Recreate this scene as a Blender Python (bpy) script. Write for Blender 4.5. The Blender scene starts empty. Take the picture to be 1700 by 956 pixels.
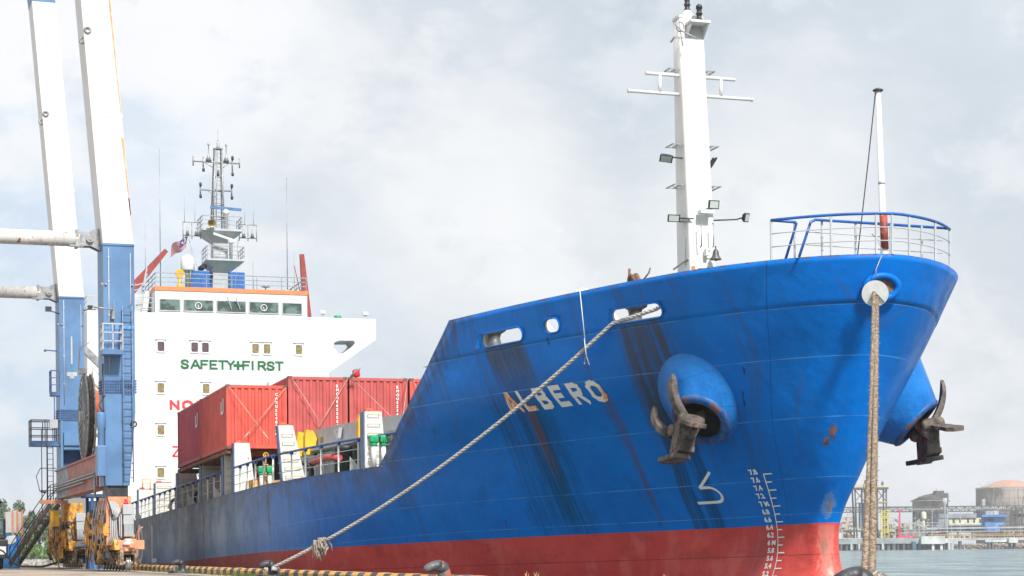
import bpy, bmesh, math, random
from mathutils import Vector, Matrix, Euler
from mathutils.geometry import tessellate_polygon
R=math.radians
random.seed(7)
scene=bpy.context.scene
col=scene.collection
# ------------------------------------------------------------------ camera, sky, sun, exposure
# world axes: x = across the quay towards the water, y = along the quay, z up, quay surface z = 0
YAW=math.atan2(.3206,.9472)
cam_d=bpy.data.cameras.new('camera'); cam=bpy.data.objects.new('camera',cam_d); col.objects.link(cam)
scene.camera=cam
cam_d.sensor_width=36; cam_d.lens=36*3250/1700.; cam_d.shift_y=.2548; cam_d.clip_end=9000; cam_d.clip_start=.5
cam.location=(0,0,.8)
cam.rotation_mode='QUATERNION'
_base=Euler((R(90),0,-YAW),'XYZ').to_matrix()
_roll=Matrix.Rotation(-.0089,3,'Z')
cam.rotation_quaternion=(_base@_roll).to_quaternion()

SUN_AZ=(.10,-.99); SUN_EL=R(44)
world=bpy.data.worlds.new('World'); scene.world=world; world.use_nodes=True
scene.view_settings.view_transform='Standard'; scene.view_settings.look='None'
scene.view_settings.gamma=1; scene.view_settings.use_curve_mapping=False
scene.view_settings.exposure=0.60
sd=bpy.data.lights.new('sun','SUN'); sd.energy=4.0; sd.angle=R(7); sd.color=(1,.96,.9)
sun=bpy.data.objects.new('sun',sd); col.objects.link(sun)
_sv=Vector((SUN_AZ[0]*math.cos(SUN_EL),SUN_AZ[1]*math.cos(SUN_EL),math.sin(SUN_EL))).normalized()
sun.rotation_mode='QUATERNION'; sun.rotation_quaternion=_sv.to_track_quat('Z','Y')

class NT:
    """small helper for writing node trees"""
    def __init__(s,nt): s.nt=nt; s.n=nt.nodes; s.l=nt.links
    def new(s,t,**k):
        x=s.n.new(t)
        for a,b in k.items(): setattr(x,a,b)
        return x
    def put(s,sock,v):
        if isinstance(v,(int,float)): 
            if sock.type=='RGBA': sock.default_value=(v,v,v,1)
            elif sock.type=='VECTOR': sock.default_value=(v,v,v)
            else: sock.default_value=v
        elif isinstance(v,(tuple,list)):
            if sock.type=='RGBA' and len(v)==3: v=(*v,1)
            sock.default_value=v
        else: s.l.new(v,sock)
    def m(s,op,a,b=0.0,c=0.0,clamp=False):
        x=s.new('ShaderNodeMath',operation=op,use_clamp=clamp)
        s.put(x.inputs[0],a); s.put(x.inputs[1],b); s.put(x.inputs[2],c)
        return x.outputs[0]
    def add(s,a,b): return s.m('ADD',a,b)
    def mul(s,a,b): return s.m('MULTIPLY',a,b)
    def sub(s,a,b): return s.m('SUBTRACT',a,b)
    def mx(s,a,b): return s.m('MAXIMUM',a,b)
    def ss(s,v,a,b,o0=0.0,o1=1.0):
        x=s.new('ShaderNodeMapRange',interpolation_type='SMOOTHSTEP',clamp=True)
        s.put(x.inputs[0],v); x.inputs[1].default_value=a; x.inputs[2].default_value=b
        x.inputs[3].default_value=o0; x.inputs[4].default_value=o1
        return x.outputs[0]
    def band(s,v,a,b,e):   # 1 between a and b with soft edge e
        return s.mul(s.ss(v,a-e,a+e),s.ss(v,b-e,b+e,1.0,0.0))
    def xyz(s,x=0.0,y=0.0,z=0.0):
        c=s.new('ShaderNodeCombineXYZ'); s.put(c.inputs[0],x); s.put(c.inputs[1],y); s.put(c.inputs[2],z); return c.outputs[0]
    def sep(s,v):
        c=s.new('ShaderNodeSeparateXYZ'); s.l.new(v,c.inputs[0]); return c.outputs
    def obj(s): 
        return s.new('ShaderNodeTexCoord').outputs['Object']
    def scale(s,v,k):
        x=s.new('ShaderNodeVectorMath',operation='MULTIPLY'); s.put(x.inputs[0],v); x.inputs[1].default_value=k; return x.outputs[0]
    def noise(s,v,sc,det=4,rough=.55,dist=0.0):
        x=s.new('ShaderNodeTexNoise'); s.l.new(v,x.inputs['Vector']); x.inputs['Scale'].default_value=sc
        x.inputs['Detail'].default_value=det; x.inputs['Roughness'].default_value=rough; x.inputs['Distortion'].default_value=dist
        return x.outputs['Fac']
    def mix(s,f,a,b):
        x=s.new('ShaderNodeMix',data_type='RGBA'); s.put(x.inputs[0],f); s.put(x.inputs[6],a); s.put(x.inputs[7],b); return x.outputs[2]
    def table(s,v,lo,hi,pts,o0,o1):
        # piecewise linear lookup
        r=s.new('ShaderNodeValToRGB'); e=r.color_ramp.elements
        f=lambda y:(y-o0)/(o1-o0)
        pts=sorted(pts)
        e[0].position=(pts[0][0]-lo)/(hi-lo); e[0].color=(f(pts[0][1]),)*3+(1,); e[1].position=(pts[-1][0]-lo)/(hi-lo); e[1].color=(f(pts[-1][1]),)*3+(1,)
        for x,y in pts[1:-1]:
            q=e.new((x-lo)/(hi-lo)); q.color=(f(y),)*3+(1,)
        r.color_ramp.interpolation='B_SPLINE' if 0 else 'CARDINAL'
        s.l.new(s.m('MULTIPLY',s.sub(v,lo),1/(hi-lo)),r.inputs[0])
        return s.add(s.mul(r.outputs[0],o1-o0),o0)
    def bump(s,h,st=.3,d=.02):
        x=s.new('ShaderNodeBump'); s.put(x.inputs['Height'],h); x.inputs['Strength'].default_value=st; x.inputs['Distance'].default_value=d
        return x.outputs[0]

# world: Nishita sky with a broken layer of bright cloud (a procedural texture of direction)
w=NT(world.node_tree); world.node_tree.nodes.clear()
sky=w.new('ShaderNodeTexSky',sky_type='NISHITA'); sky.sun_disc=False; sky.sun_elevation=SUN_EL
sky.sun_rotation=math.atan2(SUN_AZ[0],SUN_AZ[1]); sky.air_density=1; sky.dust_density=1.2; sky.ozone_density=1
tc=w.new('ShaderNodeTexCoord').outputs['Generated']
n1=w.noise(w.scale(tc,(1,1,1.9)),3.1,6,.55,.2)
n2=w.noise(w.scale(tc,(1,1,1.7)),9.0,5,.6,.3)
n3=w.noise(w.scale(tc,(1,1,1.6)),22.0,6,.62,.3)
def direction(px,py):
    X=(px-850)/3250; V=(911-py)/3250
    return Vector((.9472*X+.3206,-.3206*X+.9472,V)).normalized()
def blob(px,py,rad_px,soft=1.0):
    d=direction(px,py)
    x=w.new('ShaderNodeVectorMath',operation='DISTANCE'); w.l.new(tc,x.inputs[0]); x.inputs[1].default_value=d
    r=rad_px/3250
    wob=w.add(w.mul(w.sub(n2,.5),r*2.6),w.mul(w.sub(n3,.5),r*1.2))
    return w.ss(w.add(x.outputs['Value'],wob),r*.3,r*1.25*soft,1.0,0.0)
white=(8.2,8.45,8.75); grey=(5.7,6.35,7.0)
base=w.mix(w.ss(n1,.42,.56),grey,white)
base=w.mix(w.mul(blob(1000,100,420),.9),base,(5.8,6.5,7.15))
base=w.mix(w.mul(blob(1560,170,300),.75),base,(5.75,6.5,7.2))
base=w.mix(w.mul(blob(330,60,300),.9),base,(8.9,9.0,9.2))
base=w.mix(w.mul(blob(760,330,260),.8),base,(8.9,9.0,9.1))
base=w.mix(w.mul(blob(30,60,200),.9),base,(8.9,9.0,9.2))
base=w.mix(w.mul(blob(250,330,220),.75),base,(6.7,7.7,8.9))
base=w.mix(w.mul(blob(20,520,260),.8),base,(6.1,7.3,8.7))
base=w.mix(w.mul(blob(560,480,170),.45),base,(6.1,7.0,8.0))
base=w.mix(w.mul(blob(1300,400,260),.8),base,(8.6,8.75,8.9))
base=w.mix(w.mul(blob(1650,620,240),.6),base,(6.9,7.3,7.7))
base=w.mix(w.mul(w.ss(w.add(w.mul(n2,.6),w.mul(n3,.4)),.46,.60),.40),base,(9.0,9.1,9.25))
base=w.mix(w.mul(w.ss(w.add(w.mul(n2,.4),w.mul(n3,.6)),.50,.40),.22),base,(5.6,6.2,6.9))
gap=w.mul(w.ss(n1,.30,.42,1.0,0.0),.5)
full=w.mix(gap,base,sky.outputs[0])
z=w.sep(tc)[2]
full=w.mix(w.ss(z,-.02,.0),(3.0,3.1,3.2),full)
bg=w.new('ShaderNodeBackground'); w.l.new(full,bg.inputs[0]); bg.inputs[1].default_value=.073
wo=w.new('ShaderNodeOutputWorld'); w.l.new(bg.outputs[0],wo.inputs[0])

# ------------------------------------------------------------------ mesh helpers
SHEAR=set()   # the ship and its parts: trimmed by the stern, decks fall TAU m per m going aft
TAU=.0225
class MB:
    def __init__(s): s.v=[]; s.f=[]; s.mi=[]; s.sm=[]; s.it=[]
    def add(s,vs,fs,mi=0,smooth=False):
        o=len(s.v); vs=list(vs); fs=list(fs); s.it.append((o,o+len(vs),len(s.f),len(s.f)+len(fs))); s.v+= [tuple(v) for v in vs]
        for f in fs: s.f.append(tuple(i+o for i in f)); s.mi.append(mi); s.sm.append(smooth)
        return s
    def box(s,c,sz,rot=None,mi=0):
        hx,hy,hz=[q/2 for q in sz]; vs=[Vector((x,y,z)) for x in(-hx,hx) for y in(-hy,hy) for z in(-hz,hz)]
        if rot is not None: vs=[rot@v for v in vs]
        vs=[v+Vector(c) for v in vs]
        return s.add(vs,[(0,1,3,2),(4,6,7,5),(0,4,5,1),(2,3,7,6),(0,2,6,4),(1,5,7,3)],mi)
    def bx(s,x0,x1,y0,y1,z0,z1,mi=0):
        return s.box(((x0+x1)/2,(y0+y1)/2,(z0+z1)/2),(abs(x1-x0),abs(y1-y0),abs(z1-z0)),None,mi)
    def hexa(s,b,t,mi=0):  # bottom 4 pts, top 4 pts (same winding)
        return s.add(list(b)+list(t),[(3,2,1,0),(4,5,6,7),(0,1,5,4),(1,2,6,5),(2,3,7,6),(3,0,4,7)],mi)
    def beam(s,p,q,wd,ht=None,mi=0,up=(0,0,1)):
        p=Vector(p);q=Vector(q);ht=ht or wd; d=(q-p)
        if d.length<1e-6: return s
        d.normalize(); u=Vector(up)
        if abs(d.dot(u))>.98: u=Vector((0,1,0)) if abs(d.y)<.9 else Vector((1,0,0))
        a=d.cross(u).normalized(); b=a.cross(d).normalized()
        a*=wd/2;b*=ht/2
        return s.hexa([p-a-b,p+a-b,p+a+b,p-a+b],[q-a-b,q+a-b,q+a+b,q-a+b],mi)
    def tube(s,pts,r,seg=8,mi=0,r2=None,caps=True,smooth=True):
        pts=[Vector(p) for p in pts]; n=len(pts); rings=[]
        t0=(pts[1]-pts[0]).normalized()
        a=t0.orthogonal().normalized()
        for i,p in enumerate(pts):
            if i==0: t=t0
            elif i==n-1: t=(pts[-1]-pts[-2]).normalized()
            else: t=((pts[i]-pts[i-1]).normalized()+(pts[i+1]-pts[i]).normalized()).normalized()
            a=(a-t*a.dot(t)).normalized(); b=t.cross(a)
            rr=r[i] if isinstance(r,(list,tuple)) else (r if r2 is None else r+(r2-r)*i/(n-1))
            rings.append([p+(a*math.cos(2*math.pi*k/seg)+b*math.sin(2*math.pi*k/seg))*rr for k in range(seg)])
        vs=[v for g in rings for v in g]; fs=[]
        for i in range(n-1):
            for k in range(seg):
                fs.append((i*seg+k,i*seg+(k+1)%seg,(i+1)*seg+(k+1)%seg,(i+1)*seg+k))
        s.add(vs,fs,mi,smooth)
        if caps:
            s.add(rings[0],[tuple(range(seg))[::-1]],mi); s.add(rings[-1],[tuple(range(seg))],mi)
        return s
    def lathe(s,prof,mat=None,seg=24,mi=0,smooth=True,cap=True):  # prof [(r,z)]
        mat=mat or Matrix.Identity(4); vs=[];fs=[]
        for r,z in prof:
            for k in range(seg):
                a=2*math.pi*k/seg; vs.append(mat@Vector((r*math.cos(a),r*math.sin(a),z)))
        for i in range(len(prof)-1):
            for k in range(seg): fs.append((i*seg+k,i*seg+(k+1)%seg,(i+1)*seg+(k+1)%seg,(i+1)*seg+k))
        s.add(vs,fs,mi,smooth)
        if cap:
            s.add(vs[:seg],[tuple(range(seg))[::-1]],mi); s.add(vs[-seg:],[tuple(range(seg))],mi)
        return s
    def prism(s,outer,f0,f1,holes=(),mi=0,sides=True):
        """outline (2D) filled, f0/f1 map 2D -> 3D for the two faces"""
        loops=[outer]+list(holes)
        tri=tessellate_polygon([[Vector((a,b,0)) for a,b in l] for l in loops])
        flat=[p for l in loops for p in l]; n=len(flat)
        vs=[f0(*p) for p in flat]+[f1(*p) for p in flat]; fs=[]
        for t in tri: fs.append(tuple(t)); fs.append(tuple(i+n for i in reversed(t)))
        if sides:
            o=0
            for l in loops:
                m=len(l)
                for i in range(m): a=o+i;b=o+(i+1)%m; fs.append((a,b,b+n,a+n))
                o+=m
        return s.add(vs,fs,mi)
    def groups(s):
        """clusters of shapes that stand apart from each other"""
        n=len(s.it)
        if n<2 or n>900: return [list(range(n))]
        bb=[]
        for a,b,_,_ in s.it:
            P=s.v[a:b]; bb.append((min(q[0] for q in P),min(q[1] for q in P),min(q[2] for q in P),max(q[0] for q in P),max(q[1] for q in P),max(q[2] for q in P)))
        sz=[max(q[3]-q[0],q[4]-q[1],q[5]-q[2]) for q in bb]; par=list(range(n))
        def find(i):
            while par[i]!=i: par[i]=par[par[i]]; i=par[i]
            return i
        for i in range(n):
            A=bb[i]
            for j in range(i+1,n):
                B=bb[j]; lim=max(.02,.5*max(sz[i],sz[j]))*.99
                dx=max(0,A[0]-B[3],B[0]-A[3]); 
                if dx>lim: continue
                dy=max(0,A[1]-B[4],B[1]-A[4]); dz=max(0,A[2]-B[5],B[2]-A[5])
                if dx*dx+dy*dy+dz*dz<=lim*lim: par[find(i)]=find(j)
        g={}
        for i in range(n): g.setdefault(find(i),[]).append(i)
        return sorted(g.values(),key=lambda x:x[0])
    def build(s,name,mats,parent=None,loc=None,bevel=0,recalc=True,whole=False):
        if parent and not whole:
            g=s.groups()
            if 1<len(g)<=100:
                out=[]
                for ids in g:
                    m=MB()
                    for i in ids:
                        a,b,c,d=s.it[i]; m.add(s.v[a:b],[tuple(q-a for q in f) for f in s.f[c:d]]); m.mi[len(m.mi)-(d-c):]=s.mi[c:d]; m.sm[len(m.sm)-(d-c):]=s.sm[c:d]
                    out.append(m.build(name,mats,parent,loc,bevel,recalc,True))
                return out[0]
        me=bpy.data.meshes.new(name)
        sh=TAU if (parent and parent.name in SHEAR) else 0.0
        me.from_pydata([(v[0],v[1],v[2]-sh*v[1]) for v in s.v],[],s.f)
        if not isinstance(mats,(list,tuple)): mats=[mats]
        for m in mats: me.materials.append(m)
        me.polygons.foreach_set('material_index',s.mi); me.polygons.foreach_set('use_smooth',s.sm)
        if recalc:
            bm=bmesh.new(); bm.from_mesh(me); bmesh.ops.remove_doubles(bm,verts=bm.verts,dist=1e-5)
            bmesh.ops.recalc_face_normals(bm,faces=bm.faces); bm.to_mesh(me); bm.free()
        me.update()
        o=bpy.data.objects.new(name,me); col.objects.link(o)
        if parent:
            o.parent=parent
            if parent.name in SHEAR: SHEAR.add(o.name)
        if loc: o.location=loc
        if bevel:
            b=o.modifiers.new('bevel','BEVEL'); b.width=bevel; b.segments=2; b.limit_method='ANGLE'; b.angle_limit=R(40)
        return o
def tag(o,label=None,cat=None,group=None,kind=None):
    if label: o['label']=label
    if cat: o['category']=cat
    if group: o['group']=group
    if kind: o['kind']=kind
    return o
def empty(name,loc=(0,0,0),rz=0,parent=None,label=None,cat=None,group=None):
    o=bpy.data.objects.new(name,None); col.objects.link(o); o.location=loc; o.rotation_euler=(0,0,rz)
    o.empty_display_size=.3
    if parent: o.parent=parent
    return tag(o,label,cat,group)
def copy_tree(o,parent=None):
    c=o.copy(); col.objects.link(c); c.parent=parent
    for ch in [k for k in bpy.data.objects if k.parent==o]: copy_tree(ch,c)
    return c
def text_mesh(txt,size=1.0,bold=0.0,space=1.0,align='LEFT'):
    """triangulated glyphs as (verts2d, faces)"""
    cu=bpy.data.curves.new('t','FONT'); cu.body=txt; cu.size=size; cu.offset=bold; cu.space_character=space; cu.align_x=align
    cu.resolution_u=4
    o=bpy.data.objects.new('t',cu); col.objects.link(o)
    dg=bpy.context.evaluated_depsgraph_get(); dg.update()
    me=bpy.data.meshes.new_from_object(o.evaluated_get(dg))
    vs=[(v.co.x,v.co.y) for v in me.vertices]; fs=[tuple(p.vertices) for p in me.polygons]
    bpy.data.objects.remove(o); bpy.data.meshes.remove(me); bpy.data.curves.remove(cu)
    return vs,fs
def put_text(mb,txt,size,f,bold=0.0,space=1.0,align='LEFT',mi=0):
    vs,fs=text_mesh(txt,size,bold,space,align)
    mb.add([f(a,b) for a,b in vs],fs,mi)
GLYPH={'A':[[(0,0),(.36,1),(.44,1),(.8,0)],[(.15,.34),(.65,.34)]],'L':[[(0,1),(0,0),(.6,0)]],'B':[[(0,0),(0,1),(.42,1),(.58,.92),(.6,.76),(.54,.6),(.4,.53),(0,.53)],[(.4,.53),(.6,.44),(.66,.26),(.6,.08),(.44,0),(0,0)]],
'E':[[(.6,1),(0,1),(0,0),(.62,0)],[(0,.52),(.5,.52)]],'R':[[(0,0),(0,1),(.42,1),(.6,.9),(.62,.72),(.56,.56),(.4,.48),(0,.48)],[(.34,.48),(.66,0)]],
'O':[[(.33,1),(.12,.93),(0,.75),(0,.25),(.12,.07),(.33,0),(.54,.07),(.66,.25),(.66,.75),(.54,.93),(.33,1)]],
'S':[[(.6,.80),(.52,.95),(.3,1),(.08,.94),(.02,.76),(.1,.6),(.5,.44),(.62,.26),(.54,.06),(.32,0),(.1,.05),(0,.22)]],
'F':[[(.6,1),(0,1),(0,0)],[(0,.52),(.5,.52)]],'T':[[(0,1),(.66,1)],[(.33,1),(.33,0)]],'Y':[[(0,1),(.33,.5),(.66,1)],[(.33,.5),(.33,0)]],'I':[[(.1,0),(.1,1)]],'N':[[(0,0),(0,1),(.6,0),(.6,1)]]}
def glyph(mb,ch,f,w,h,th,d=.0015):
    """block letter of width w, height h and stroke th, drawn as flat strokes; f(a,b,lift) places it"""
    n=0
    for pl in GLYPH[ch]:
        P=[(a*w/.66,th/2+b*(h-th)) for a,b in pl]
        for i in range(len(P)-1):
            (x0,y0),(x1,y1)=P[i],P[i+1]; L0=math.hypot(x1-x0,y1-y0); dx,dy=(x1-x0)/L0,(y1-y0)/L0
            e=th*.5; x0-=dx*e*(i>0 or 1)*.9; y0-=dy*e*.9; x1+=dx*e*.9; y1+=dy*e*.9; px,py=-dy*th/2,dx*th/2; k=max(1,int(L0/.15))
            for j in range(k):
                a,b=j/k,(j+1)/k; q=[(x0+(x1-x0)*a+px,y0+(y1-y0)*a+py),(x0+(x1-x0)*b+px,y0+(y1-y0)*b+py),(x0+(x1-x0)*b-px,y0+(y1-y0)*b-py),(x0+(x1-x0)*a-px,y0+(y1-y0)*a-py)]
                mb.add([f(u,v,n*d) for u,v in q],[(0,1,2,3)])
            n+=1
def bearing(px,dist):   # a point on the ground seen at column px of the picture, dist metres ahead
    X=(px-850)/3250*dist
    return Vector((.9472*X+.3206*dist,-.3206*X+.9472*dist,0))

# ------------------------------------------------------------------ materials
def newmat(name):
    m=bpy.data.materials.new(name); m.use_nodes=True; t=NT(m.node_tree); bs=m.node_tree.nodes['Principled BSDF']
    return m,t,bs
def paint(name,c,rough=.5,var=.15,vs=2.0,rust=0.0,rcol=(.28,.09,.03),streak=.0,scol=None,metal=0.0,bump=.0,seed=0.0,rscale=3.0,spec=.5):
    """painted steel and the like: mottled colour, vertical dirt streaks and rust patches"""
    m,t,bs=newmat(name); o=t.obj()
    off=t.new('ShaderNodeVectorMath',operation='ADD'); t.l.new(o,off.inputs[0]); off.inputs[1].default_value=(seed*3.1,seed*7.7,seed*1.3)
    o=off.outputs[0]
    n=t.noise(o,vs,6,.6)
    dark=tuple(x*(1-var*1.6) for x in c); lite=tuple(min(1,x*(1+var)) for x in c)
    cc=t.mix(t.ss(n,.3,.7),dark,lite)
    if streak>0:
        s=t.noise(t.scale(o,(5,5,.35)),1.6,5,.6)
        cc=t.mix(t.mul(t.ss(s,.5,.72),streak),cc,scol or tuple(x*.35 for x in c))
    if rust>0:
        r1=t.noise(o,rscale,7,.65); r2=t.noise(t.scale(o,(7,7,.5)),1.3,5,.6)
        k=t.m('ADD',t.mul(r1,.7),t.mul(r2,.3)); th=.70-.26*rust
        f=t.ss(k,th,th+.05)
        rc=t.mix(t.noise(o,25,3),rcol,tuple(x*.45 for x in rcol))
        cc=t.mix(f,cc,rc)
        t.put(bs.inputs['Roughness'],t.add(t.mul(f,.3),rough))
    else: bs.inputs['Roughness'].default_value=rough
    t.put(bs.inputs['Base Color'],cc)
    bs.inputs['Metallic'].default_value=metal
    bs.inputs['Specular IOR Level'].default_value=spec
    if bump: t.put(bs.inputs['Normal'],t.bump(t.noise(o,vs*6,5,.6),bump,.02))
    return m
M={}
M['white']=paint('ship_white_paint',(.66,.67,.675),.45,.04,.8,rust=0,streak=.16,scol=(.55,.53,.48))
M['white_rusty']=paint('white_paint_with_rust',(.60,.61,.60),.5,.05,1.5,rust=.42,rcol=(.42,.16,.05),streak=.25,scol=(.55,.42,.3))
def house_mat():
    m,t,bs=newmat('deckhouse_white'); o=t.obj(); s=t.sep(o); n=t.noise(o,.5,5,.6); st=t.noise(t.scale(o,(3,3,.12)),1.2,6,.65); st2=t.noise(t.scale(o,(1.2,1.2,.06)),1.2,5,.6)
    c=t.mix(t.ss(n,.3,.7),(.60,.61,.615),(.67,.68,.685)); c=t.mix(t.mul(t.ss(st,.5,.72),.35),c,(.50,.48,.43)); c=t.mix(t.mul(t.ss(st2,.55,.7),.25),c,(.54,.53,.50))
    hz=t.m('LESS_THAN',t.m('FRACT',t.mul(t.sub(s[2],.3),1/2.65)),.014); vt=t.m('LESS_THAN',t.m('FRACT',t.mul(s[0],1/2.4)),.012)
    c=t.mix(t.mul(t.mx(hz,vt),.45),c,(.40,.40,.38)); c=t.mix(t.ss(t.noise(o,2.2,8,.75),.69,.72),c,(.42,.24,.12))
    t.put(bs.inputs['Base Color'],c); bs.inputs['Roughness'].default_value=.5
    t.put(bs.inputs['Normal'],t.bump(t.noise(t.scale(o,(1,1,1)),.8,3,.5),.25,.08)); return m
M['house']=house_mat()
M['mast_white']=paint('mast_white_paint',(.70,.70,.70),.4,.04,1.0,streak=.12,scol=(.6,.56,.5))
M['grey']=paint('grey_paint',(.42,.45,.47),.5,.1,1.5,rust=.15,streak=.3,scol=(.25,.22,.18))
M['lightgrey']=paint('light_grey_paint',(.42,.445,.47),.5,.07,1.5,rust=.2,rcol=(.4,.17,.07),streak=.3,scol=(.42,.38,.32))
M['dark']=paint('black_rubber',(.02,.02,.022),.6,.3,4,bump=.3)
M['steel']=paint('galvanised_steel',(.32,.33,.34),.45,.2,6,rust=.25,metal=.4)
M['rustysteel']=paint('rusty_steel',(.20,.13,.10),.75,.4,5,rust=.8,bump=.5)
M['navy']=paint('navy_blue_paint',(.02,.07,.25),.4,.2,3)
M['orange']=paint('orange_paint',(.85,.22,.08),.5,.08,2)
M['yellow']=paint('yellow_paint',(.80,.42,.02),.5,.12,3,rust=.25,rcol=(.25,.1,.03),streak=.3,scol=(.3,.18,.05))
M['crane_yellow']=paint('worn_yellow_paint',(.66,.32,.04),.55,.3,4,rust=.55,rcol=(.20,.08,.035),streak=.5,scol=(.12,.09,.06),bump=.3)
M['crane_orange']=paint('faded_orange_paint',(.70,.30,.16),.55,.2,3,rust=.5,rcol=(.25,.09,.04),streak=.4,scol=(.3,.15,.1))
M['crane_blue']=paint('crane_blue_paint',(.09,.195,.37),.42,.12,.7,streak=.35,scol=(.07,.14,.26),rust=.06)
M['crane_blue_dark']=paint('crane_dark_blue_and_recess_shade',(.03,.09,.25),.5,.2,2,streak=.3)  # navy tower paint, also the painted-in shade of the leg recess
M['crane_white']=paint('crane_white_paint',(.66,.66,.65),.45,.05,.6,streak=.25,scol=(.62,.56,.48),rust=.10,rcol=(.45,.2,.08),rscale=1.5)
M['crane_pipe']=paint('rust_streaked_white_pipe',(.70,.69,.67),.5,.1,1.0,streak=.5,scol=(.35,.2,.12),rust=.5,rcol=(.30,.12,.05))
M['beam_red']=paint('faded_red_oxide_beam',(.40,.16,.14),.65,.2,2,rust=.45,rcol=(.12,.06,.04),streak=.6,scol=(.10,.07,.06))
M['beam_pale']=paint('peeling_blue_grey_beam',(.33,.36,.40),.65,.2,2,rust=.6,rcol=(.12,.05,.035),streak=.8,scol=(.07,.05,.04))
M['red']=paint('red_paint',(.62,.02,.03),.45,.12,3)
M['boom_red']=paint('dark_red_paint',(.26,.03,.025),.5,.15,3)
M['green']=paint('green_paint',(.01,.30,.12),.4,.15,4)
M['sign_green']=paint('green_lettering',(.008,.12,.045),.5,.1,2)
M['sign_red']=paint('red_lettering',(.75,.04,.05),.5,.1,2)
M['lettering']=paint('white_lettering',(.80,.80,.78),.5,.06,5)
M['bluebox']=paint('blue_locker_paint',(.02,.13,.42),.4,.1,1)
M['bright_red_orange']=paint('lifeboat_orange',(.85,.10,.02),.4,.1,2)
M['iron']=paint('worn_cast_iron',(.10,.10,.11),.45,.35,3,rust=.25,rcol=(.30,.10,.06),metal=.2,bump=.4)
M['iron_dark']=paint('dark_cast_iron',(.045,.047,.055),.45,.35,4,rust=.12,rcol=(.12,.07,.05),metal=.2,bump=.4)
M['anchor']=paint('scaly_anchor_iron',(.15,.12,.105),.75,.45,3,rust=.6,rcol=(.17,.07,.04),streak=.6,scol=(.03,.028,.025),bump=.8)
M['concrete']=paint('weathered_concrete',(.36,.35,.33),.8,.2,2,streak=.4,scol=(.15,.13,.11),bump=.3)
M['brass']=paint('brass',(.35,.28,.12),.35,.2,4,metal=.8)
def glass_mat(name,c=(.03,.045,.045)):
    m,t,bs=newmat(name); o=t.obj()
    n=t.noise(t.scale(o,(1.2,1.2,1.2)),1.3,3)
    t.put(bs.inputs['Base Color'],t.mix(t.ss(n,.4,.6),c,tuple(x*2.6 for x in c)))
    bs.inputs['Roughness'].default_value=.06; bs.inputs['IOR'].default_value=1.5
    return m
M['glass']=glass_mat('tinted_window_glass',(.05,.075,.07))
M['glass_curtain']=paint('cream_curtain_behind_glass',(.24,.20,.09),.12,.25,6,streak=.6,scol=(.12,.10,.06))
M['glass_purple']=paint('dark_curtain_behind_glass',(.11,.07,.09),.12,.25,6,streak=.4,scol=(.03,.02,.03))
def lens_mat():
    m,t,bs=newmat('lamp_glass'); bs.inputs['Base Color'].default_value=(.45,.5,.48,1); bs.inputs['Roughness'].default_value=.15; return m
M['lens']=lens_mat()
# ------------------------------------------------------------------ ground, water, far shore
def mat_quay():
    m,t,bs=newmat('quay_concrete'); o=t.obj()
    a=t.noise(o,.25,6,.6); b=t.noise(o,3.0,7,.65); c=t.noise(t.scale(o,(.35,.05,1)),1.5,5)
    cc=t.mix(t.ss(a,.35,.65),(.30,.235,.17),(.42,.36,.29))
    cc=t.mix(t.mul(t.ss(b,.45,.7),.6),cc,(.19,.145,.11))
    cc=t.mix(t.mul(t.ss(c,.5,.68),.7),cc,(.16,.14,.125))
    t.put(bs.inputs['Base Color'],cc); bs.inputs['Roughness'].default_value=.9
    t.put(bs.inputs['Normal'],t.bump(b,.6,.03)); return m
def mat_water():
    m,t,bs=newmat('harbour_water'); o=t.obj()
    a=t.noise(t.scale(o,(1,1,1)),.5,6,.68); b=t.noise(t.scale(o,(1.6,.8,1)),.10,5,.62)
    bs.inputs['Base Color'].default_value=(.10,.20,.21,1); bs.inputs['Roughness'].default_value=.16
    bs.inputs['IOR'].default_value=1.33
    cc=t.mix(t.ss(t.noise(t.scale(o,(.10,.035,1)),1.6,6,.7),.42,.60),(.03,.085,.105),(.17,.27,.28))  # light and dark of the ripples painted into the base colour
    t.put(bs.inputs['Base Color'],cc)
    t.put(bs.inputs['Normal'],t.bump(t.add(a,t.mul(b,2.0)),1.0,.55)); return m
def mat_earth():
    m,t,bs=newmat('shore_earth'); o=t.obj(); a=t.noise(o,.02,6,.6)
    t.put(bs.inputs['Base Color'],t.mix(t.ss(a,.4,.6),(.10,.13,.05),(.22,.19,.13))); bs.inputs['Roughness'].default_value=.95; return m
FAR=2400
KX=12.55      # quay edge
mb=MB()
mb.add([(-FAR,-60,0),(KX,-60,0),(KX,330,0),(-FAR,330,0)],[(0,1,2,3)])
mb.add([(KX,-60,0),(KX,330,0),(KX,330,-6),(KX,-60,-6)],[(3,2,1,0)])
tag(mb.build('quay',mat_quay(),recalc=False),'worn brown concrete quay apron','quay',kind='structure')
mb=MB(); mb.add([(-FAR,-60,-1.8),(FAR,-60,-1.8),(FAR,FAR,-1.8),(-FAR,FAR,-1.8)],[(0,1,2,3)])
tag(mb.build('water',mat_water(),recalc=False),'rippled grey green harbour water','water',kind='structure')
def strip(mb,pts,z0,z1):
    n=len(pts); mb.add([(x,y,z0) for x,y in pts]+[(x,y,z1) for x,y in pts],[tuple(range(n))[::-1],tuple(range(n,2*n))]+[(i,(i+1)%n,(i+1)%n+n,i+n) for i in range(n)])
mb=MB()
A=[bearing(900,1330),bearing(1590,1290),bearing(1720,1300),bearing(2600,1400),bearing(2600,2150),bearing(900,2100)]
strip(mb,[(p.x,p.y) for p in A],-3,.6)
B=[Vector((-FAR+30,330.5,0)),Vector((14,330.5,0)),bearing(150,520),bearing(260,1100),bearing(200,1900),bearing(-1500,1900)]
strip(mb,[(p.x,p.y) for p in B],-3,.05)
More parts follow.
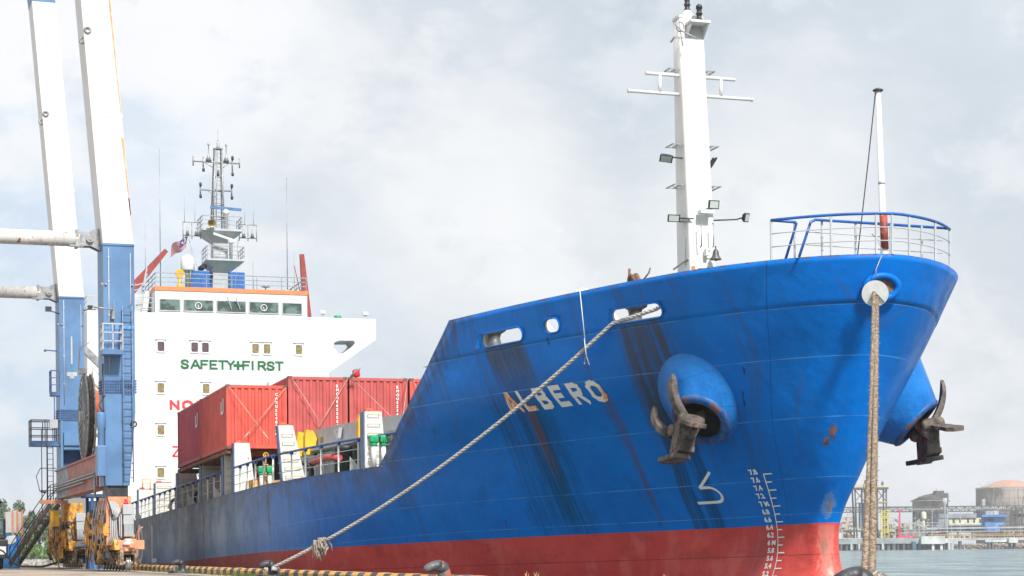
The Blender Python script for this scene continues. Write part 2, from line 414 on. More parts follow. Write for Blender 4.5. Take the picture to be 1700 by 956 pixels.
tag(mb.build('shore',mat_earth()),'low green and brown land across the water','shore',kind='structure')

# ------------------------------------------------------------------ the ship
# hull form: half-breadths at nine heights (m), u = distance aft of the stem
BASEU=[0,.1,.45,1.1,2.3,3.9,6.6,8.7,10,13,16,20,24,28,44,80,92,100,105,108]
TAIL=[(44,9.25),(80,9.25),(92,9.1),(100,8.4),(105,7.3),(108,6.2)]
LV={
 6.2:[(-3.2,0),(-3.12,.65),(-2.75,1.5),(-2.05,2.4),(-.8,3.45),(.8,4.3),(4,5.5),(7,6.45),(10,7.25),(13,8.0),(16,8.6),(20,9.05),(24,9.2),(28,9.25)],
 5.1:[(-2.80,0),(-2.72,.6),(-2.35,1.38),(-1.65,2.15),(-.35,3.08),(1.1,3.9),(4.1,5.22),(7,6.2),(10,7.08),(13,7.85),(16,8.4),(20,8.95),(24,9.15),(28,9.25)],
 3.95:[(-2.2,0),(-2.12,.5),(-1.8,1.15),(-1.1,1.85),(.1,2.7),(1.5,3.45),(4.3,4.9),(7.2,5.95),(10,6.85),(13,7.65),(16,8.2),(20,8.85),(24,9.1),(28,9.25)],
 2.55:[(-1.6,0),(-1.52,.42),(-1.2,.95),(-.5,1.55),(.6,2.15),(2,2.75),(4.5,3.75),(7.3,4.8),(10,5.7),(13,6.7),(16,7.5),(20,8.35),(24,8.88),(28,9.18)],
 1.12:[(-.85,0),(-.78,.35),(-.5,.75),(.2,1.1),(1.2,1.45),(2.5,1.95),(4.8,2.9),(7.4,3.95),(10,5.0),(13,6.05),(16,6.95),(20,8.0),(24,8.7),(28,9.1)],
 0.0:[(-.12,0),(-.05,.28),(.2,.55),(.9,.8),(1.8,1.0),(3,1.38),(5.2,2.35),(7.6,3.45),(10,4.5),(13,5.6),(16,6.5),(20,7.65),(24,8.5),(28,9.0)],
 -1.3:[(-.2,0),(-.1,.35),(.2,.68),(.9,.95),(1.8,1.15),(3,1.45),(5.2,2.2),(7.6,3.15),(10,4.1),(13,5.2),(16,6.15),(20,7.35),(24,8.3),(28,8.9)],
 -2.6:[(-1.3,0),(-1.2,.5),(-.8,.9),(0,1.2),(1.3,1.4),(2.8,1.6),(5.2,2.1),(7.6,2.9),(10,3.8),(13,4.9),(16,5.9),(20,7.1),(24,8.1),(28,8.8)],
 -4.5:[(-2.2,0),(-2.0,.7),(-1.5,1.15),(-.6,1.4),(.9,1.5),(2.6,1.6),(5.2,2.0),(7.6,2.6),(10,3.4),(13,4.5),(16,5.5),(20,6.8),(24,7.9),(28,8.6)]}
ZS=sorted(LV)
PTS={z:LV[z]+TAIL for z in ZS}
NP=len(PTS[0.0])-1
def herm(xs,ys,x):
    n=len(xs)
    if x<=xs[0]: return ys[0]
    if x>=xs[-1]: return ys[-1]
    i=0
    while xs[i+1]<x: i+=1
    h=xs[i+1]-xs[i]; t=(x-xs[i])/h
    def sl(j):
        if j==0: return (ys[1]-ys[0])/(xs[1]-xs[0])
        if j==n-1: return (ys[-1]-ys[-2])/(xs[-1]-xs[-2])
        a=(ys[j]-ys[j-1])/(xs[j]-xs[j-1]); b=(ys[j+1]-ys[j])/(xs[j+1]-xs[j])
        ha=xs[j]-xs[j-1]; hb=xs[j+1]-xs[j]
        return (a*hb+b*ha)/(ha+hb)
    m0=sl(i);m1=sl(i+1);t2=t*t;t3=t2*t
    return ys[i]*(2*t3-3*t2+1)+m0*h*(t3-2*t2+t)+ys[i+1]*(-2*t3+3*t2)+m1*h*(t3-t2)
def contour(z):
    us=[herm(ZS,[PTS[k][i][0] for k in ZS],z) for i in range(NP+1)]
    hs=[herm(ZS,[PTS[k][i][1] for k in ZS],z) for i in range(NP+1)]
    return us,hs
_cc={}
def cont(z):
    k=round(z,3)
    if k not in _cc: _cc[k]=contour(k)
    return _cc[k]
IDX=list(range(NP+1))
def HP(p,z):
    us,hs=cont(z)
    return herm(IDX,us,p),max(0,herm(IDX,hs,p))
def pu(u,z):
    lo,hi=0.0,float(NP)
    for _ in range(40):
        m=(lo+hi)/2
        if HP(m,z)[0]<u: lo=m
        else: hi=m
    return lo
def H(u,z): return HP(pu(u,z),z)[1]

ship=empty('cargo_ship',(23.5,43.9,1.38),0,label='blue and red container ship with white bridge moored along the quay',cat='ship')
SHEAR.add(ship.name)
bpy.context.view_layer.update()
_sh=Matrix.Identity(4); _sh[2][1]=-TAU
SM=Matrix.Translation((23.5,43.9,1.38))@_sh
def SW(h,u,z): return SM@Vector((-h,u,z))       # ship position -> world
def L(h,u,z): return Vector((-h,u,z))
DL=.22
def S_(sgn,h,u,z):
    # shell point: the centre plane of the hull lies DL to the near side of the frame's origin
    return Vector((-sgn*(h-DL*min(1,h/.7))-DL,u,z))

def mat_hull():
    m,t,bs=newmat('hull_paint'); o=t.obj(); s=t.sep(o); X,U=s[0],s[1]; Z=t.add(s[2],t.mul(U,TAU))
    near=t.ss(X,-.3,-.0,1.0,0.0)
    n_big=t.noise(t.scale(o,(.5,.5,.5)),.5,5,.6); n_mid=t.noise(t.scale(o,(1,.7,1.6)),1.2,6,.65); n_fine=t.noise(t.scale(o,(1,1,.6)),7,8,.72)
    blue=t.mix(t.ss(n_big,.3,.7),(.0,.135,.52),(.0,.185,.68))
    blue=t.mix(t.mul(t.ss(n_mid,.45,.75),.35),blue,(.0,.095,.37))
    blue=t.mix(t.mul(t.ss(t.noise(t.scale(o,(2,2,.6)),1.1,6,.7),.56,.75),.3),blue,(.006,.16,.60))
    # scuffs, touched-up patches and chalky scratches
    pt=t.noise(t.scale(o,(.8,.5,.9)),1.0,2,.4); blue=t.mix(t.mul(t.ss(pt,.60,.61),.35),blue,(.0,.12,.42))
    blue=t.mix(t.mul(t.ss(t.noise(t.scale(o,(1,.35,2.2)),2.6,7,.75),.60,.72),.45),blue,(.05,.20,.50))
    blue=t.mix(t.mul(t.ss(t.noise(t.scale(o,(1,1,1)),5.5,8,.8),.66,.70),.7),blue,(.03,.05,.07))
    # faded grey paint along the side aft
    wob=t.mul(t.sub(n_mid,.5),9.0)
    g=t.ss(t.add(t.add(U,wob),t.mul(Z,-1.2)),18.5,34)
    greyc=t.mix(t.ss(n_big,.35,.65),(.17,.22,.29),(.34,.39,.44))
    greyc=t.mix(t.mul(t.ss(Z,.1,1.0,1.0,0.0),.55),greyc,(.08,.17,.34))
    blue=t.mix(t.mul(g,.92),blue,greyc)
    # vertical coordinate that follows how rain runs down the flare
    gA=t.table(Z,-1.5,5.5,[(-1.2,.90),(.13,.85),(.78,.81),(1.44,.73),(2.09,.62),(2.72,.40),(3.33,-.02),(3.94,-.31),(4.58,-.22),(5.24,0)],-.5,2.5)
    gB=t.table(Z,-1.5,5.5,[(-1.2,2.0),(0,1.76),(.65,1.56),(1.32,1.27),(1.99,1.02),(2.64,.75),(3.27,.43),(3.91,.17),(4.55,.05),(5.24,0)],-.5,2.5)
    kk=t.ss(U,3.6,7.2)
    W=t.sub(U,t.add(t.mul(gA,kk),t.mul(gB,t.sub(1.0,kk))))
    st=t.noise(t.xyz(t.mul(W,5.0),0.0,t.mul(Z,.22)),1.0,6,.6)
    st2=t.noise(t.xyz(t.mul(W,14.0),3.0,t.mul(Z,.3)),1.0,5,.6)
    def stain(w0,w1,zt,zb,k,th=.45,so=.05):
        a=t.mul(t.band(W,w0,w1,.12),t.mul(t.ss(Z,zt-so,zt+.05,1.0,0.0),t.ss(Z,zb,zb+1.6)))
        return t.mul(t.mul(a,t.ss(t.add(t.mul(st,.6),t.mul(st2,.4)),th-.12,th+.12)),k)
    dark=(.040,.038,.026)
    c=blue
    c=t.mix(t.mul(stain(6.55,8.3,5.22,3.3,.80,.41),near),c,(.055,.052,.030))
    c=t.mix(t.mul(stain(7.1,9.0,4.6,-.8,.52,.48,1.6),near),c,(.006,.042,.055))
    c=t.mix(t.mul(stain(6.6,7.8,4.6,-.8,.52,.50,1.6),near),c,(.004,.045,.06))
    c=t.mix(t.mul(stain(1.45,2.95,5.2,1.6,.78,.44),near),c,(.060,.055,.032))
    c=t.mix(t.mul(stain(1.6,2.7,4.0,-1.6,.68,.47,1.5),near),c,(.004,.03,.045))
    c=t.mix(t.mul(stain(3.85,4.12,3.6,-.4,.8,.45),near),c,(.10,.05,.03))
    c=t.mix(t.mul(stain(7.25,7.6,3.6,1.2,.7,.45),near),c,(.16,.07,.03))
    c=t.mix(t.mul(stain(-.2,.1,3.0,-.5,.45,.5),near),c,dark)
    # dirt below the slanted end of the forecastle and below the deck edge
    d=t.sub(U,t.table(Z,2.2,6.4,[(2.45,16.4),(3.46,14.0),(4.37,12.15),(5.29,10.93),(6.2,9.75)],9,17))
    e1=t.mul(t.ss(d,-1.7,-.1),t.mul(t.ss(st,.38,.58),t.ss(Z,2.2,2.6)))
    c=t.mix(t.mul(e1,.8),c,(.05,.045,.03))
    e2=t.mul(t.mul(t.ss(Z,.9,2.45),t.ss(U,13.5,17)),t.mul(t.ss(t.add(t.mul(st,.5),t.mul(n_mid,.5)),.36,.56),t.ss(Z,2.7,2.9,1.0,0.0)))
    c=t.mix(t.mul(e2,.6),c,(.11,.10,.085))
    st3=t.noise(t.xyz(t.mul(W,2.2),7.0,t.mul(Z,.12)),1.0,5,.6)
    c=t.mix(t.mul(t.ss(st3,.56,.64),t.mul(t.ss(U,14,26,.25,.55),1.0)),c,(.06,.065,.07))
    # short black weeps
    wk=t.noise(t.xyz(t.mul(W,3.0),1.0,t.mul(Z,1.1)),1.0,2,.5)
    c=t.mix(t.mul(t.ss(wk,.70,.73),.8),c,(.01,.03,.035))
    # plate seams
    for zk in (5.1,3.95,2.55,1.12,.25):
        wv=t.add(Z,t.mul(t.ss(U,12,34),.35 if zk<2 else .0))
        ln=t.m('LESS_THAN',t.m('ABSOLUTE',t.sub(wv,zk)),.011)
        c=t.mix(t.mul(ln,t.ss(n_mid,.35,.6,.15,.75)),c,(.12,.32,.62))
    vs_=t.m('LESS_THAN',t.m('ABSOLUTE',t.sub(t.m('FRACT',t.mul(t.add(W,.4),1/6.1)),.5)),.0022)
    c=t.mix(t.mul(vs_,.5),c,(.006,.05,.18))
    for uu,z0,z1 in ((-.45,.1,5.1),):
        vl=t.mul(t.m('LESS_THAN',t.m('ABSOLUTE',t.sub(t.add(U,t.mul(Z,.45)),1.1)),.012),near)
        c=t.mix(t.mul(vl,.5),c,(.005,.05,.17))
    # antifouling red
    red=t.mix(t.ss(n_big,.3,.7),(.54,.055,.048),(.70,.088,.075))
    sc=t.noise(t.xyz(t.mul(W,1.0),2.0,t.mul(Z,.6)),1.3,5,.6)
    red=t.mix(t.mul(t.ss(sc,.48,.68),.5),red,(.68,.15,.12))
    red=t.mix(t.mul(t.ss(n_mid,.5,.72),.5),red,(.30,.045,.035))
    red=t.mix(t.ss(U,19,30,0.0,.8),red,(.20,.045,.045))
    red=t.mix(t.mul(t.mul(t.band(W,.0,.55,.06),t.ss(st2,.4,.6)),.35),red,(.12,.08,.10))
    ln=t.m('LESS_THAN',t.m('ABSOLUTE',t.add(Z,.78)),.011)
    red=t.mix(t.mul(ln,.6),red,(.14,.02,.02))
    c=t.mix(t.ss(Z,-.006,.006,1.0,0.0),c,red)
    # rust patches on the stem
    def patch(x,u,z,rx,rz):
        dx=t.m('DIVIDE',t.sub(X,x),rx); du=t.m('DIVIDE',t.sub(U,u),rx*1.6); dz=t.m('DIVIDE',t.sub(Z,z),rz)
        r=t.m('SQRT',t.add(t.add(t.mul(dx,dx),t.mul(du,du)),t.mul(dz,dz)))
        return t.mul(t.ss(t.add(r,t.mul(t.sub(n_fine,.5),3.4)),.75,1.0,1.0,0.0),t.ss(r,1.5,1.9,1.0,0.0))
    rustc=t.mix(t.ss(n_fine,.35,.65),(.10,.045,.02),(.32,.14,.04))
    for a in ((-.72,-1.15,2.25,.10,.22),(-.85,-1.0,1.95,.07,.15),(-.42,-.30,.70,.07,.30),(-.38,-.28,.35,.05,.25),(-.40,-.05,-.55,.09,.25),(-.30,-.15,-1.0,.06,.40),(-.9,-2.6,4.2,.05,.1),(-.55,-2.7,5.9,.12,.2)):
        c=t.mix(t.mul(patch(*a),.9),c,rustc)
    pale=patch(-.4,-.3,.45,.16,.6)
    c=t.mix(t.mul(pale,.35),c,(.28,.36,.42))
    c=t.mix(t.mul(t.mul(patch(-.35,-.12,-.6,.25,1.2),.5),t.ss(Z,-.1,0,1.0,0.0)),c,(.5,.25,.2))
    # rust at the top edge
    c=t.mix(t.mul(t.ss(Z,6.12,6.2),t.ss(n_fine,.45,.6)),c,(.10,.05,.03))
    t.put(bs.inputs['Base Color'],c)
    t.put(bs.inputs['Roughness'],t.add(t.ss(n_mid,.3,.7,.30,.48),t.mul(g,.15)))
    bs.inputs['Specular IOR Level'].default_value=.16
    dent=t.add(t.mul(t.noise(t.scale(o,(.6,1.0,1.0)),.9,3,.5),.8),t.mul(t.noise(t.scale(o,(1,1.4,1.0)),2.2,3,.5),.35))
    fr=t.m('SINE',t.mul(U,10.4))
    rib=t.mul(fr,.02)
    t.put(bs.inputs['Normal'],t.bump(t.add(t.add(t.mul(dent,.9),rib),t.mul(n_fine,.02)),.5,.12))
    return m
M['hull']=mat_hull()
M['hull_in']=paint('bulwark_inner_white',(.72,.73,.72),.5,.1,1.5,rust=.2,streak=.3,scol=(.4,.35,.3))

UE=[(2.45,16.4),(3.0,15.11),(3.46,14.0),(3.91,12.9),(4.37,12.15),(4.83,11.51),(5.29,10.93),(5.74,10.34),(6.2,9.75)]
def uend(z): return 16.4 if z<=2.45 else herm([a for a,b in UE],[b for a,b in UE],z)
def stations(z,ue,n):
    pe=pu(ue,z); out=[]
    for i in range(n+1):
        q=i/n; q=q**1.35; out.append(HP(pe*q,z))
    return out
NS=64
hull=MB()
def grid(mb,rows,mi=0,smooth=True):
    n=len(rows[0]); vs=[v for r in rows for v in r]; fs=[]
    for i in range(len(rows)-1):
        for k in range(n-1): fs.append((i*n+k,i*n+k+1,(i+1)*n+k+1,(i+1)*n+k))
    mb.add(vs,fs,mi,smooth)
zl=[-4.5+i*(2.45+4.5)/26 for i in range(27)]
aftu=[18,20,22,24,26,28,32,36,40,46,52,58,64,70,76,82,88,92,96,100,103,106,108]
for sgn in (1,-1):
    rows=[]
    for z in zl:
        st=stations(z,16.4,NS)+[HP(pu(a,z),z) for a in aftu]
        rows.append([S_(sgn,h,u,z) for u,h in st])
    grid(hull,rows)
    # transom
    grid(hull,[[Vector((-DL,108,r[-1][2])) for r in rows],[r[-1] for r in rows]],smooth=False)
    zu=[2.45+i*(5.1-2.45)/12 for i in range(13)]
    rows=[]
    for z in zu: rows.append([S_(sgn,h,u,z) for u,h in stations(z,uend(z),NS)])
    grid(hull,rows)
    # slanted closing plate and bulkhead of the forecastle
    inn_=[r[-1]+Vector((sgn*.35,0,0)) for r in rows]
    grid(hull,[[r[-1] for r in rows],inn_],mi=0,smooth=False)
    grid(hull,[inn_,[Vector((-DL,v.y,v.z)) for v in inn_]],mi=1,smooth=False)
hull_o=hull.build('hull',[M['hull'],M['white']],ship)
# decks
dk=MB()
def deckpoly(z,u0,ue,inset,nn=40):
    pe=pu(ue,z); a=[]
    for i in range(nn+1):
        u,h=HP(pe*(i/nn)**1.3,z); a.append((u,max(0,h-inset)))
    return a
M['deck']=paint('deck_green_paint',(.05,.16,.10),.7,.3,1.5,rust=.45,rcol=(.12,.06,.04))
for (z,ue,ins) in ((2.42,108,.0),(5.06,11.6,.04)):
    a=deckpoly(z,0,ue,ins,70); n=len(a)
    dk.add([S_(1,h,u,z) for u,h in a]+[S_(-1,h,u,z) for u,h in a],[(i,i+1,n+i+1,n+i) for i in range(n-1)])
dk.build('deck',M['deck'],ship)
# bulwark: a closed thin wall standing on the sheer, both sides
TH=.07
def bul(sgn,name):
    b=MB(); zz=[5.1+i*(6.2-5.1)/8 for i in range(9)]
    outer=[];inner=[]
    for z in zz:
        st=stations(z,uend(z),NS); o_=[];i_=[]
        for k,(u,h) in enumerate(st):
            k0=max(0,k-1);k1=min(len(st)-1,k+1)
            tu=st[k1][0]-st[k0][0]; th=st[k1][1]-st[k0][1]; ln=math.hypot(tu,th) or 1
            nu,nh=th/ln,-tu/ln      # inward normal
            if k==0: nu,nh=1,0
            o_.append(S_(sgn,h,u,z)); i_.append(S_(sgn,max(0,h+nh*TH),u+nu*TH,z))
        outer.append(o_);inner.append(i_)
    n=len(outer[0]); m_=len(zz)
    vs=[v for r in outer for v in r]+[v for r in inner for v in r]; N=n*m_; fs=[];mi=[]
    for i in range(m_-1):
        for k in range(n-1):
            fs.append((i*n+k,i*n+k+1,(i+1)*n+k+1,(i+1)*n+k)); mi.append(0)
            fs.append((N+i*n+k,N+(i+1)*n+k,N+(i+1)*n+k+1,N+i*n+k+1)); mi.append(1)
    for k in range(n-1):
        fs.append((k,N+k,N+k+1,k+1)); mi.append(0)
        j=(m_-1)*n; fs.append((j+k,j+k+1,N+j+k+1,N+j+k)); mi.append(0)
    for i in range(m_-1):
        fs.append((i*n,(i+1)*n,N+(i+1)*n,N+i*n)); mi.append(0)
        j=n-1; fs.append((i*n+j,N+i*n+j,N+(i+1)*n+j,(i+1)*n+j)); mi.append(0)
    b.add(vs,fs); b.mi=mi; b.sm=[x<2 and True for x in mi]
    return b.build(name,[M['hull'],M['hull_in'],M['rustysteel']],ship)
def surf(h_sgn,u,z,off=0.0):
    h=H(u,z); e=.05; du=(H(u+e,z)-H(u-e,z))/(2*e); dz=(H(u,z+e)-H(u,z-e))/(2*e)
    n=Vector((-1*h_sgn,-du,-dz)); n=Vector((-h_sgn,-du,-dz)); n.normalize()
    return S_(h_sgn,h,u,z)+n*off, n
# openings: centre u,z ; half length along the wall, half height ; corner radius = half height
OPN=[(7.37,5.43,.98,.20,-.085),(5.18,5.48,.33,.20,0),(2.15,5.42,.90,.20,-.06)]
FAIR=(-3.02,.42,5.47)
def stad(a,b,n=10):
    if a<=b*1.05: return [(a*math.cos(2*math.pi*i/28),b*math.sin(2*math.pi*i/28)) for i in range(28)]
    pts=[]
    for i in range(n+1): th=-math.pi/2+math.pi*i/n; pts.append((a-b+b*math.cos(th),b*math.sin(th)))
    for i in range(n+1): th=math.pi/2+math.pi*i/n; pts.append((-(a-b)+b*math.cos(th),b*math.sin(th)))
    return pts
def frame_at(sgn,u,z,tilt=0):
    p,n=surf(sgn,u,z); tdir=(surf(sgn,u+.05,z)[0]-surf(sgn,u-.05,z)[0]).normalized()
    up=n.cross(tdir).normalized()
    if up.z<0: up=-up
    return p,n,tdir,up
for sgn in (1,-1):
    bw=bul(sgn,'bulwark')
    for (u,z,a,b,tilt) in OPN:
        p,n,tx,up=frame_at(sgn,u,z)
        c=MB(); c.prism(stad(a,b),lambda x,y:p+tx*x+up*(y+tilt*0)-n*.6,lambda x,y:p+tx*x+up*y+n*.6)
        co=c.build('cut',M['hull'],ship)
        md=bw.modifiers.new('b','BOOLEAN'); md.object=co; md.operation='DIFFERENCE'; md.solver='EXACT'
        bpy.context.view_layer.update()
        dg=bpy.context.evaluated_depsgraph_get(); me=bpy.data.meshes.new_from_object(bw.evaluated_get(dg))
        bw.modifiers.clear(); bw.data=me; bpy.data.objects.remove(co)
        pts=[]
        for x,y in stad(a+.0,b+.0):
            pts.append(p+tx*x+up*y)
        # drape the rim on the shell
        rim=[]
        for q in pts:
            uu,zz_=q.y,q.z; h=H(uu,zz_); rim.append(S_(sgn,h,uu,zz_)+n*.008)
        rm=MB(); rim2=rim+[rim[0],rim[1]]; rm.tube(rim2,.026,8,0,caps=False)
        rin=[q-n*.06 for q in rim2]; rm.tube(rin,.035,8,1,caps=False)
        rm.build('fairlead_rim',[M['hull'],M['lightgrey']],ship)
    # bulwark stays
    sb=MB()
    for u in [-.5,1.0,3.4,4.5,5.9,6.25,8.6,9.4]:
        h=H(u,5.15)-.1; ht=H(u,6.0)-.1
        p0=S_(sgn,h,u,5.07);p1=S_(sgn,ht,u,6.1);p2=S_(sgn,h-.75,u,5.07);tk=Vector((0,.02,0))
        sb.add([p0-tk,p1-tk,p2-tk,p0+tk,p1+tk,p2+tk],[(0,1,2),(5,4,3),(0,3,4,1),(1,4,5,2),(2,5,3,0)])
    sb.build('bulwark_stay',M['hull_in'],ship)
    # roller fairleads behind the openings
    for u,hh in ((8.75,6.25),(3.45,4.15)):
        r=MB(); r.lathe([(.30,0),(.30,.12),(.20,.2),(.16,.34),(.19,.46),(.32,.54),(.33,.60),(.06,.62)],Matrix.Translation((-sgn*hh-DL*(sgn<0)*2,u-.3,5.2)),24); r.bx(-sgn*hh-.2,-sgn*hh+.2,u-.5,u-.1,5.06,5.21)
        r.build('roller_fairlead',M['iron'],ship)

# bow chock (centre fairlead) : raised oval ring with a dark throat
def ring(mb,c,ax,up,a,b,r,mi=0,n=36,seg=10):
    side=ax.cross(up).normalized(); up=side.cross(ax).normalized()
    pts=[c+side*(a*math.cos(2*math.pi*i/n))+up*(b*math.sin(2*math.pi*i/n)) for i in range(n)]
    mb.tube(pts+pts[:2],r,seg,mi,caps=False)
    return pts
p,n,tx,up=frame_at(1,-2.95,5.45)
fc=L(.38,-2.90,5.47); fn=Vector((-.12,-.93,-.25)).normalized()
ch=MB(); ring(ch,fc+fn*.10,fn,Vector((0,0,1)),.40,.27,.085,0)
side=fn.cross(Vector((0,0,1))).normalized(); upv=side.cross(fn).normalized()
out=[(.42*math.cos(2*math.pi*i/30),.29*math.sin(2*math.pi*i/30)) for i in range(30)]
ch.prism(out,lambda a,b:fc+fn*.07+side*a+upv*b,lambda a,b:fc-fn*.3+side*a+upv*b)
ch.prism([(a*.80,b*.80) for a,b in out],lambda a,b:fc+fn*.078+side*a+upv*b,lambda a,b:fc+fn*.06+side*a+upv*b,mi=1)
ch.build('bow_chock',[M['hull'],M['rustysteel']],ship)

# anchor pockets and anchors
def anchor_side(sgn):
    V=lambda h,u,z:Vector((-sgn*h,u,z))
    mc=V(3.12,1.43,2.64); ax=V(.846,-.60,-.98).normalized()
    q=Vector((0,0,1)).rotation_difference(ax).to_matrix().to_4x4()
    mt=Matrix.Translation(mc)@q
    pk=MB()
    pk.lathe(([(1.75,-2.6),(1.58,-1.95),(1.42,-1.3),(1.22,-.9),(1.02,-.5),(.80,-.08),(.74,-.01),(.58,.0)] if sgn<0 else [(2.15,-2.6),(2.08,-1.95),(1.98,-1.3),(1.60,-.9),(1.20,-.5),(.80,-.08),(.74,-.01),(.58,.0)]),mt,48,0,cap=False)
    po=pk.build('anchor_pocket',M['hull_pocket'],ship)
    dk_=MB(); dk_.lathe([(.57,-.005),(.55,-.06),(.52,-.16),(.49,-.24),(.001,-.25)],mt,32,0,cap=False); dk_.build('blacked_throat',M['dark'],po)  # black lining and cap paint in the darkness inside the pocket
    lip=MB(); lip.lathe([(.80,-.08),(.80,-.02),(.73,.03),(.62,.035),(.55,-.03)],mt,40,0,cap=False)
    lip.build('pocket_lip',M['lip'],po)
    # anchor: shank, head with crown plates, two flukes
    a=MB()
    head=V(3.55,1.22,2.22)
    a.beam(head,mc-ax*.8,.22,.26)
    # crown block across
    f1=V(3.50,1.38,2.60); f2=V(3.55,2.10,2.30)
    mid=(f1+f2)/2
    l1=V(3.55,.42,2.28); l2=V(3.60,2.35,1.72)
    tip1=V(3.86,1.40,3.81); tip2=V(3.80,2.75,3.15)
    def fluke(p0,tip,bend,wd):
        pts=[];rr=[]
        for i in range(9):
            k=i/8; p=p0.lerp(tip,k)+bend*(4*k*(1-k)); pts.append(p)
        d=(tip-p0).normalized(); outw=V(1,-.3,0).normalized(); sd=d.cross(outw).normalized()
        prof=[.85,.95,.95,.92,.9,.88,.95,.75,.12]
        for i in range(8):
            w0,w1=wd*prof[i],wd*prof[i+1]; t0,t1=.11*(1-.6*i/8),.11*(1-.6*(i+1)/8)
            A=pts[i];Bp=pts[i+1]
            a.hexa([A-sd*w0-outw*t0,A+sd*w0-outw*t0,A+sd*w0*.55+outw*t0,A-sd*w0*.55+outw*t0],[Bp-sd*w1-outw*t1,Bp+sd*w1-outw*t1,Bp+sd*w1*.55+outw*t1,Bp-sd*w1*.55+outw*t1])
    fluke(f1,tip1,V(.16,.0,0),.17)
    fluke(f2,tip2,V(.16,.1,-.08),.16)
    # head body: tapering block from flukes down to the crown plates
    yv=(f2-f1).normalized(); dn=V(.12,.1,-.95).normalized(); ow=yv.cross(dn).normalized()
    if ow.dot(V(1,0,0))<0: ow=-ow
    def slab(c,ha,hb,hc): # half sizes along yv, dn, ow
        p=[c+yv*x*ha+dn*y*hb+ow*z_*hc for z_ in(-1,1) for x,y in((-1,-1),(1,-1),(1,1),(-1,1))]
        a.hexa(p[:4],p[4:])
    hc=V(3.5,1.55,2.18)
    slab(hc,.33,.42,.18)
    slab(hc+dn*.02+ow*.16,.22,.30,.10)
    slab(hc-dn*.36+ow*.04,.34,.09,.22)
    slab(hc+dn*.38+ow*.02,.34,.07,.22)
    for kk in(-1,1): a.lathe([(.10,-.34),(.16,-.30),(.16,.30),(.10,.34)],Matrix.Translation(hc+yv*.30*kk-dn*.34)@Vector((0,0,1)).rotation_difference(ow).to_matrix().to_4x4(),12)
    # crown plates: lobed plates top and bottom
    def plate(c,axl,axs,ln,wd,th):
        nrm=axl.cross(axs).normalized(); pts=[]
        o_=[(-1,-.55),(-.75,-1),(-.3,-.75),(0,-.9),(.3,-.75),(.75,-1),(1,-.55),(1.05,0),(1,.55),(.75,1),(.3,.75),(0,.9),(-.3,.75),(-.75,1),(-1,.55),(-1.05,0)]
        a.prism(o_,lambda x,y:c+axl*x*ln+axs*y*wd-nrm*th,lambda x,y:c+axl*x*ln+axs*y*wd+nrm*th)
    pl=(V(3.62,.30,2.42)-V(3.35,1.45,2.62)).normalized()
    plate(V(3.55,.86,2.52),pl,ow,.58,.27,.055)
    pl2=(V(3.56,2.62,1.68)-V(3.62,1.3,1.74)).normalized()
    plate(V(3.62,1.92,1.72),pl2,ow,.64,.27,.06)
    ao=a.build('anchor',M['anchor'],ship,bevel=.045)
    sh=MB(); sh.tube([mc-ax*.9,mc+ax*.15,head],.13,10); sh.build('shank',M['anchor'],ao)
m_,t_,bs_=newmat('anchor_pocket_paint'); o_=t_.obj(); n_=t_.noise(t_.scale(o_,(1,1,.5)),1.6,6,.65)
cc_=t_.mix(t_.ss(n_,.3,.7),(.004,.13,.44),(.010,.185,.56))
cc_=t_.mix(t_.mul(t_.ss(t_.noise(t_.scale(o_,(4,4,.5)),1.1,6,.7),.58,.72),.5),cc_,(.04,.05,.05))
cc_=t_.mix(t_.ss(t_.noise(o_,3.5,7,.7),.68,.74),cc_,(.12,.05,.03))
s_=t_.sep(o_); sm_=t_.m('LESS_THAN',t_.m('ABSOLUTE',t_.sub(t_.m('FRACT',t_.mul(t_.add(s_[2],t_.mul(s_[1],.35)),1.1)),.5)),.012)
cc_=t_.mix(t_.mul(sm_,.5),cc_,(.01,.07,.25)); cc_=t_.mix(t_.mul(t_.ss(t_.noise(t_.scale(o_,(1,1,2)),4,8,.75),.56,.68),.4),cc_,(.06,.12,.22))
t_.put(bs_.inputs['Base Color'],cc_); bs_.inputs['Roughness'].default_value=.42; bs_.inputs['Specular IOR Level'].default_value=.3
t_.put(bs_.inputs['Normal'],t_.bump(t_.noise(o_,2.5,4),.45,.1)); M['hull_pocket']=m_
M['lip']=paint('chafed_rusty_lip',(.01,.11,.36),.6,.3,4,rust=.72,rcol=(.26,.10,.035),bump=.4,rscale=4)
anchor_side(1); anchor_side(-1)

# lettering and marks on the shell
def hullmap(u0,z0,ku,kz=0.0,off=.012,sgn=1,shear=0.0):
    """text (a,b) -> shell; a runs towards the bow"""
    def f(a,b):
        u=u0-ku*a-shear*b; z=z0+b+kz*a
        return surf(sgn,u,z,off)[0]
    return f
nm=MB()
x0=0.0
fnt=.66
for i,chx in enumerate('ALBERO'):
    uu=8.02-i*.685
    glyph(nm,chx,lambda a_,b_,l: surf(1,uu-a_*.93,3.40+b_,.010+l)[0],.39,.56,.13)
m_,t_,bs_=newmat('name_lettering'); o_=t_.obj(); s_=t_.sep(o_)
n_=t_.noise(t_.scale(o_,(3,3,1)),1.5,6,.7)
c_=t_.mix(t_.ss(n_,.35,.7),(.74,.74,.72),(.84,.84,.82))
bandu=t_.add(t_.band(s_[1],7.45,8.15,.08),t_.add(t_.mul(t_.band(s_[1],6.75,7.3,.1),t_.ss(s_[2],3.5,3.72,1.0,0.0)),t_.mul(t_.band(s_[1],3.95,4.4,.08),t_.ss(s_[2],3.55,3.75,1.0,0.0))))
c_=t_.mix(t_.mul(bandu,t_.ss(t_.noise(t_.scale(o_,(5,5,1.5)),1.7,6,.7),.38,.52)),c_,(.75,.30,.08))
t_.put(bs_.inputs['Base Color'],c_); bs_.inputs['Roughness'].default_value=.5; M['name']=m_
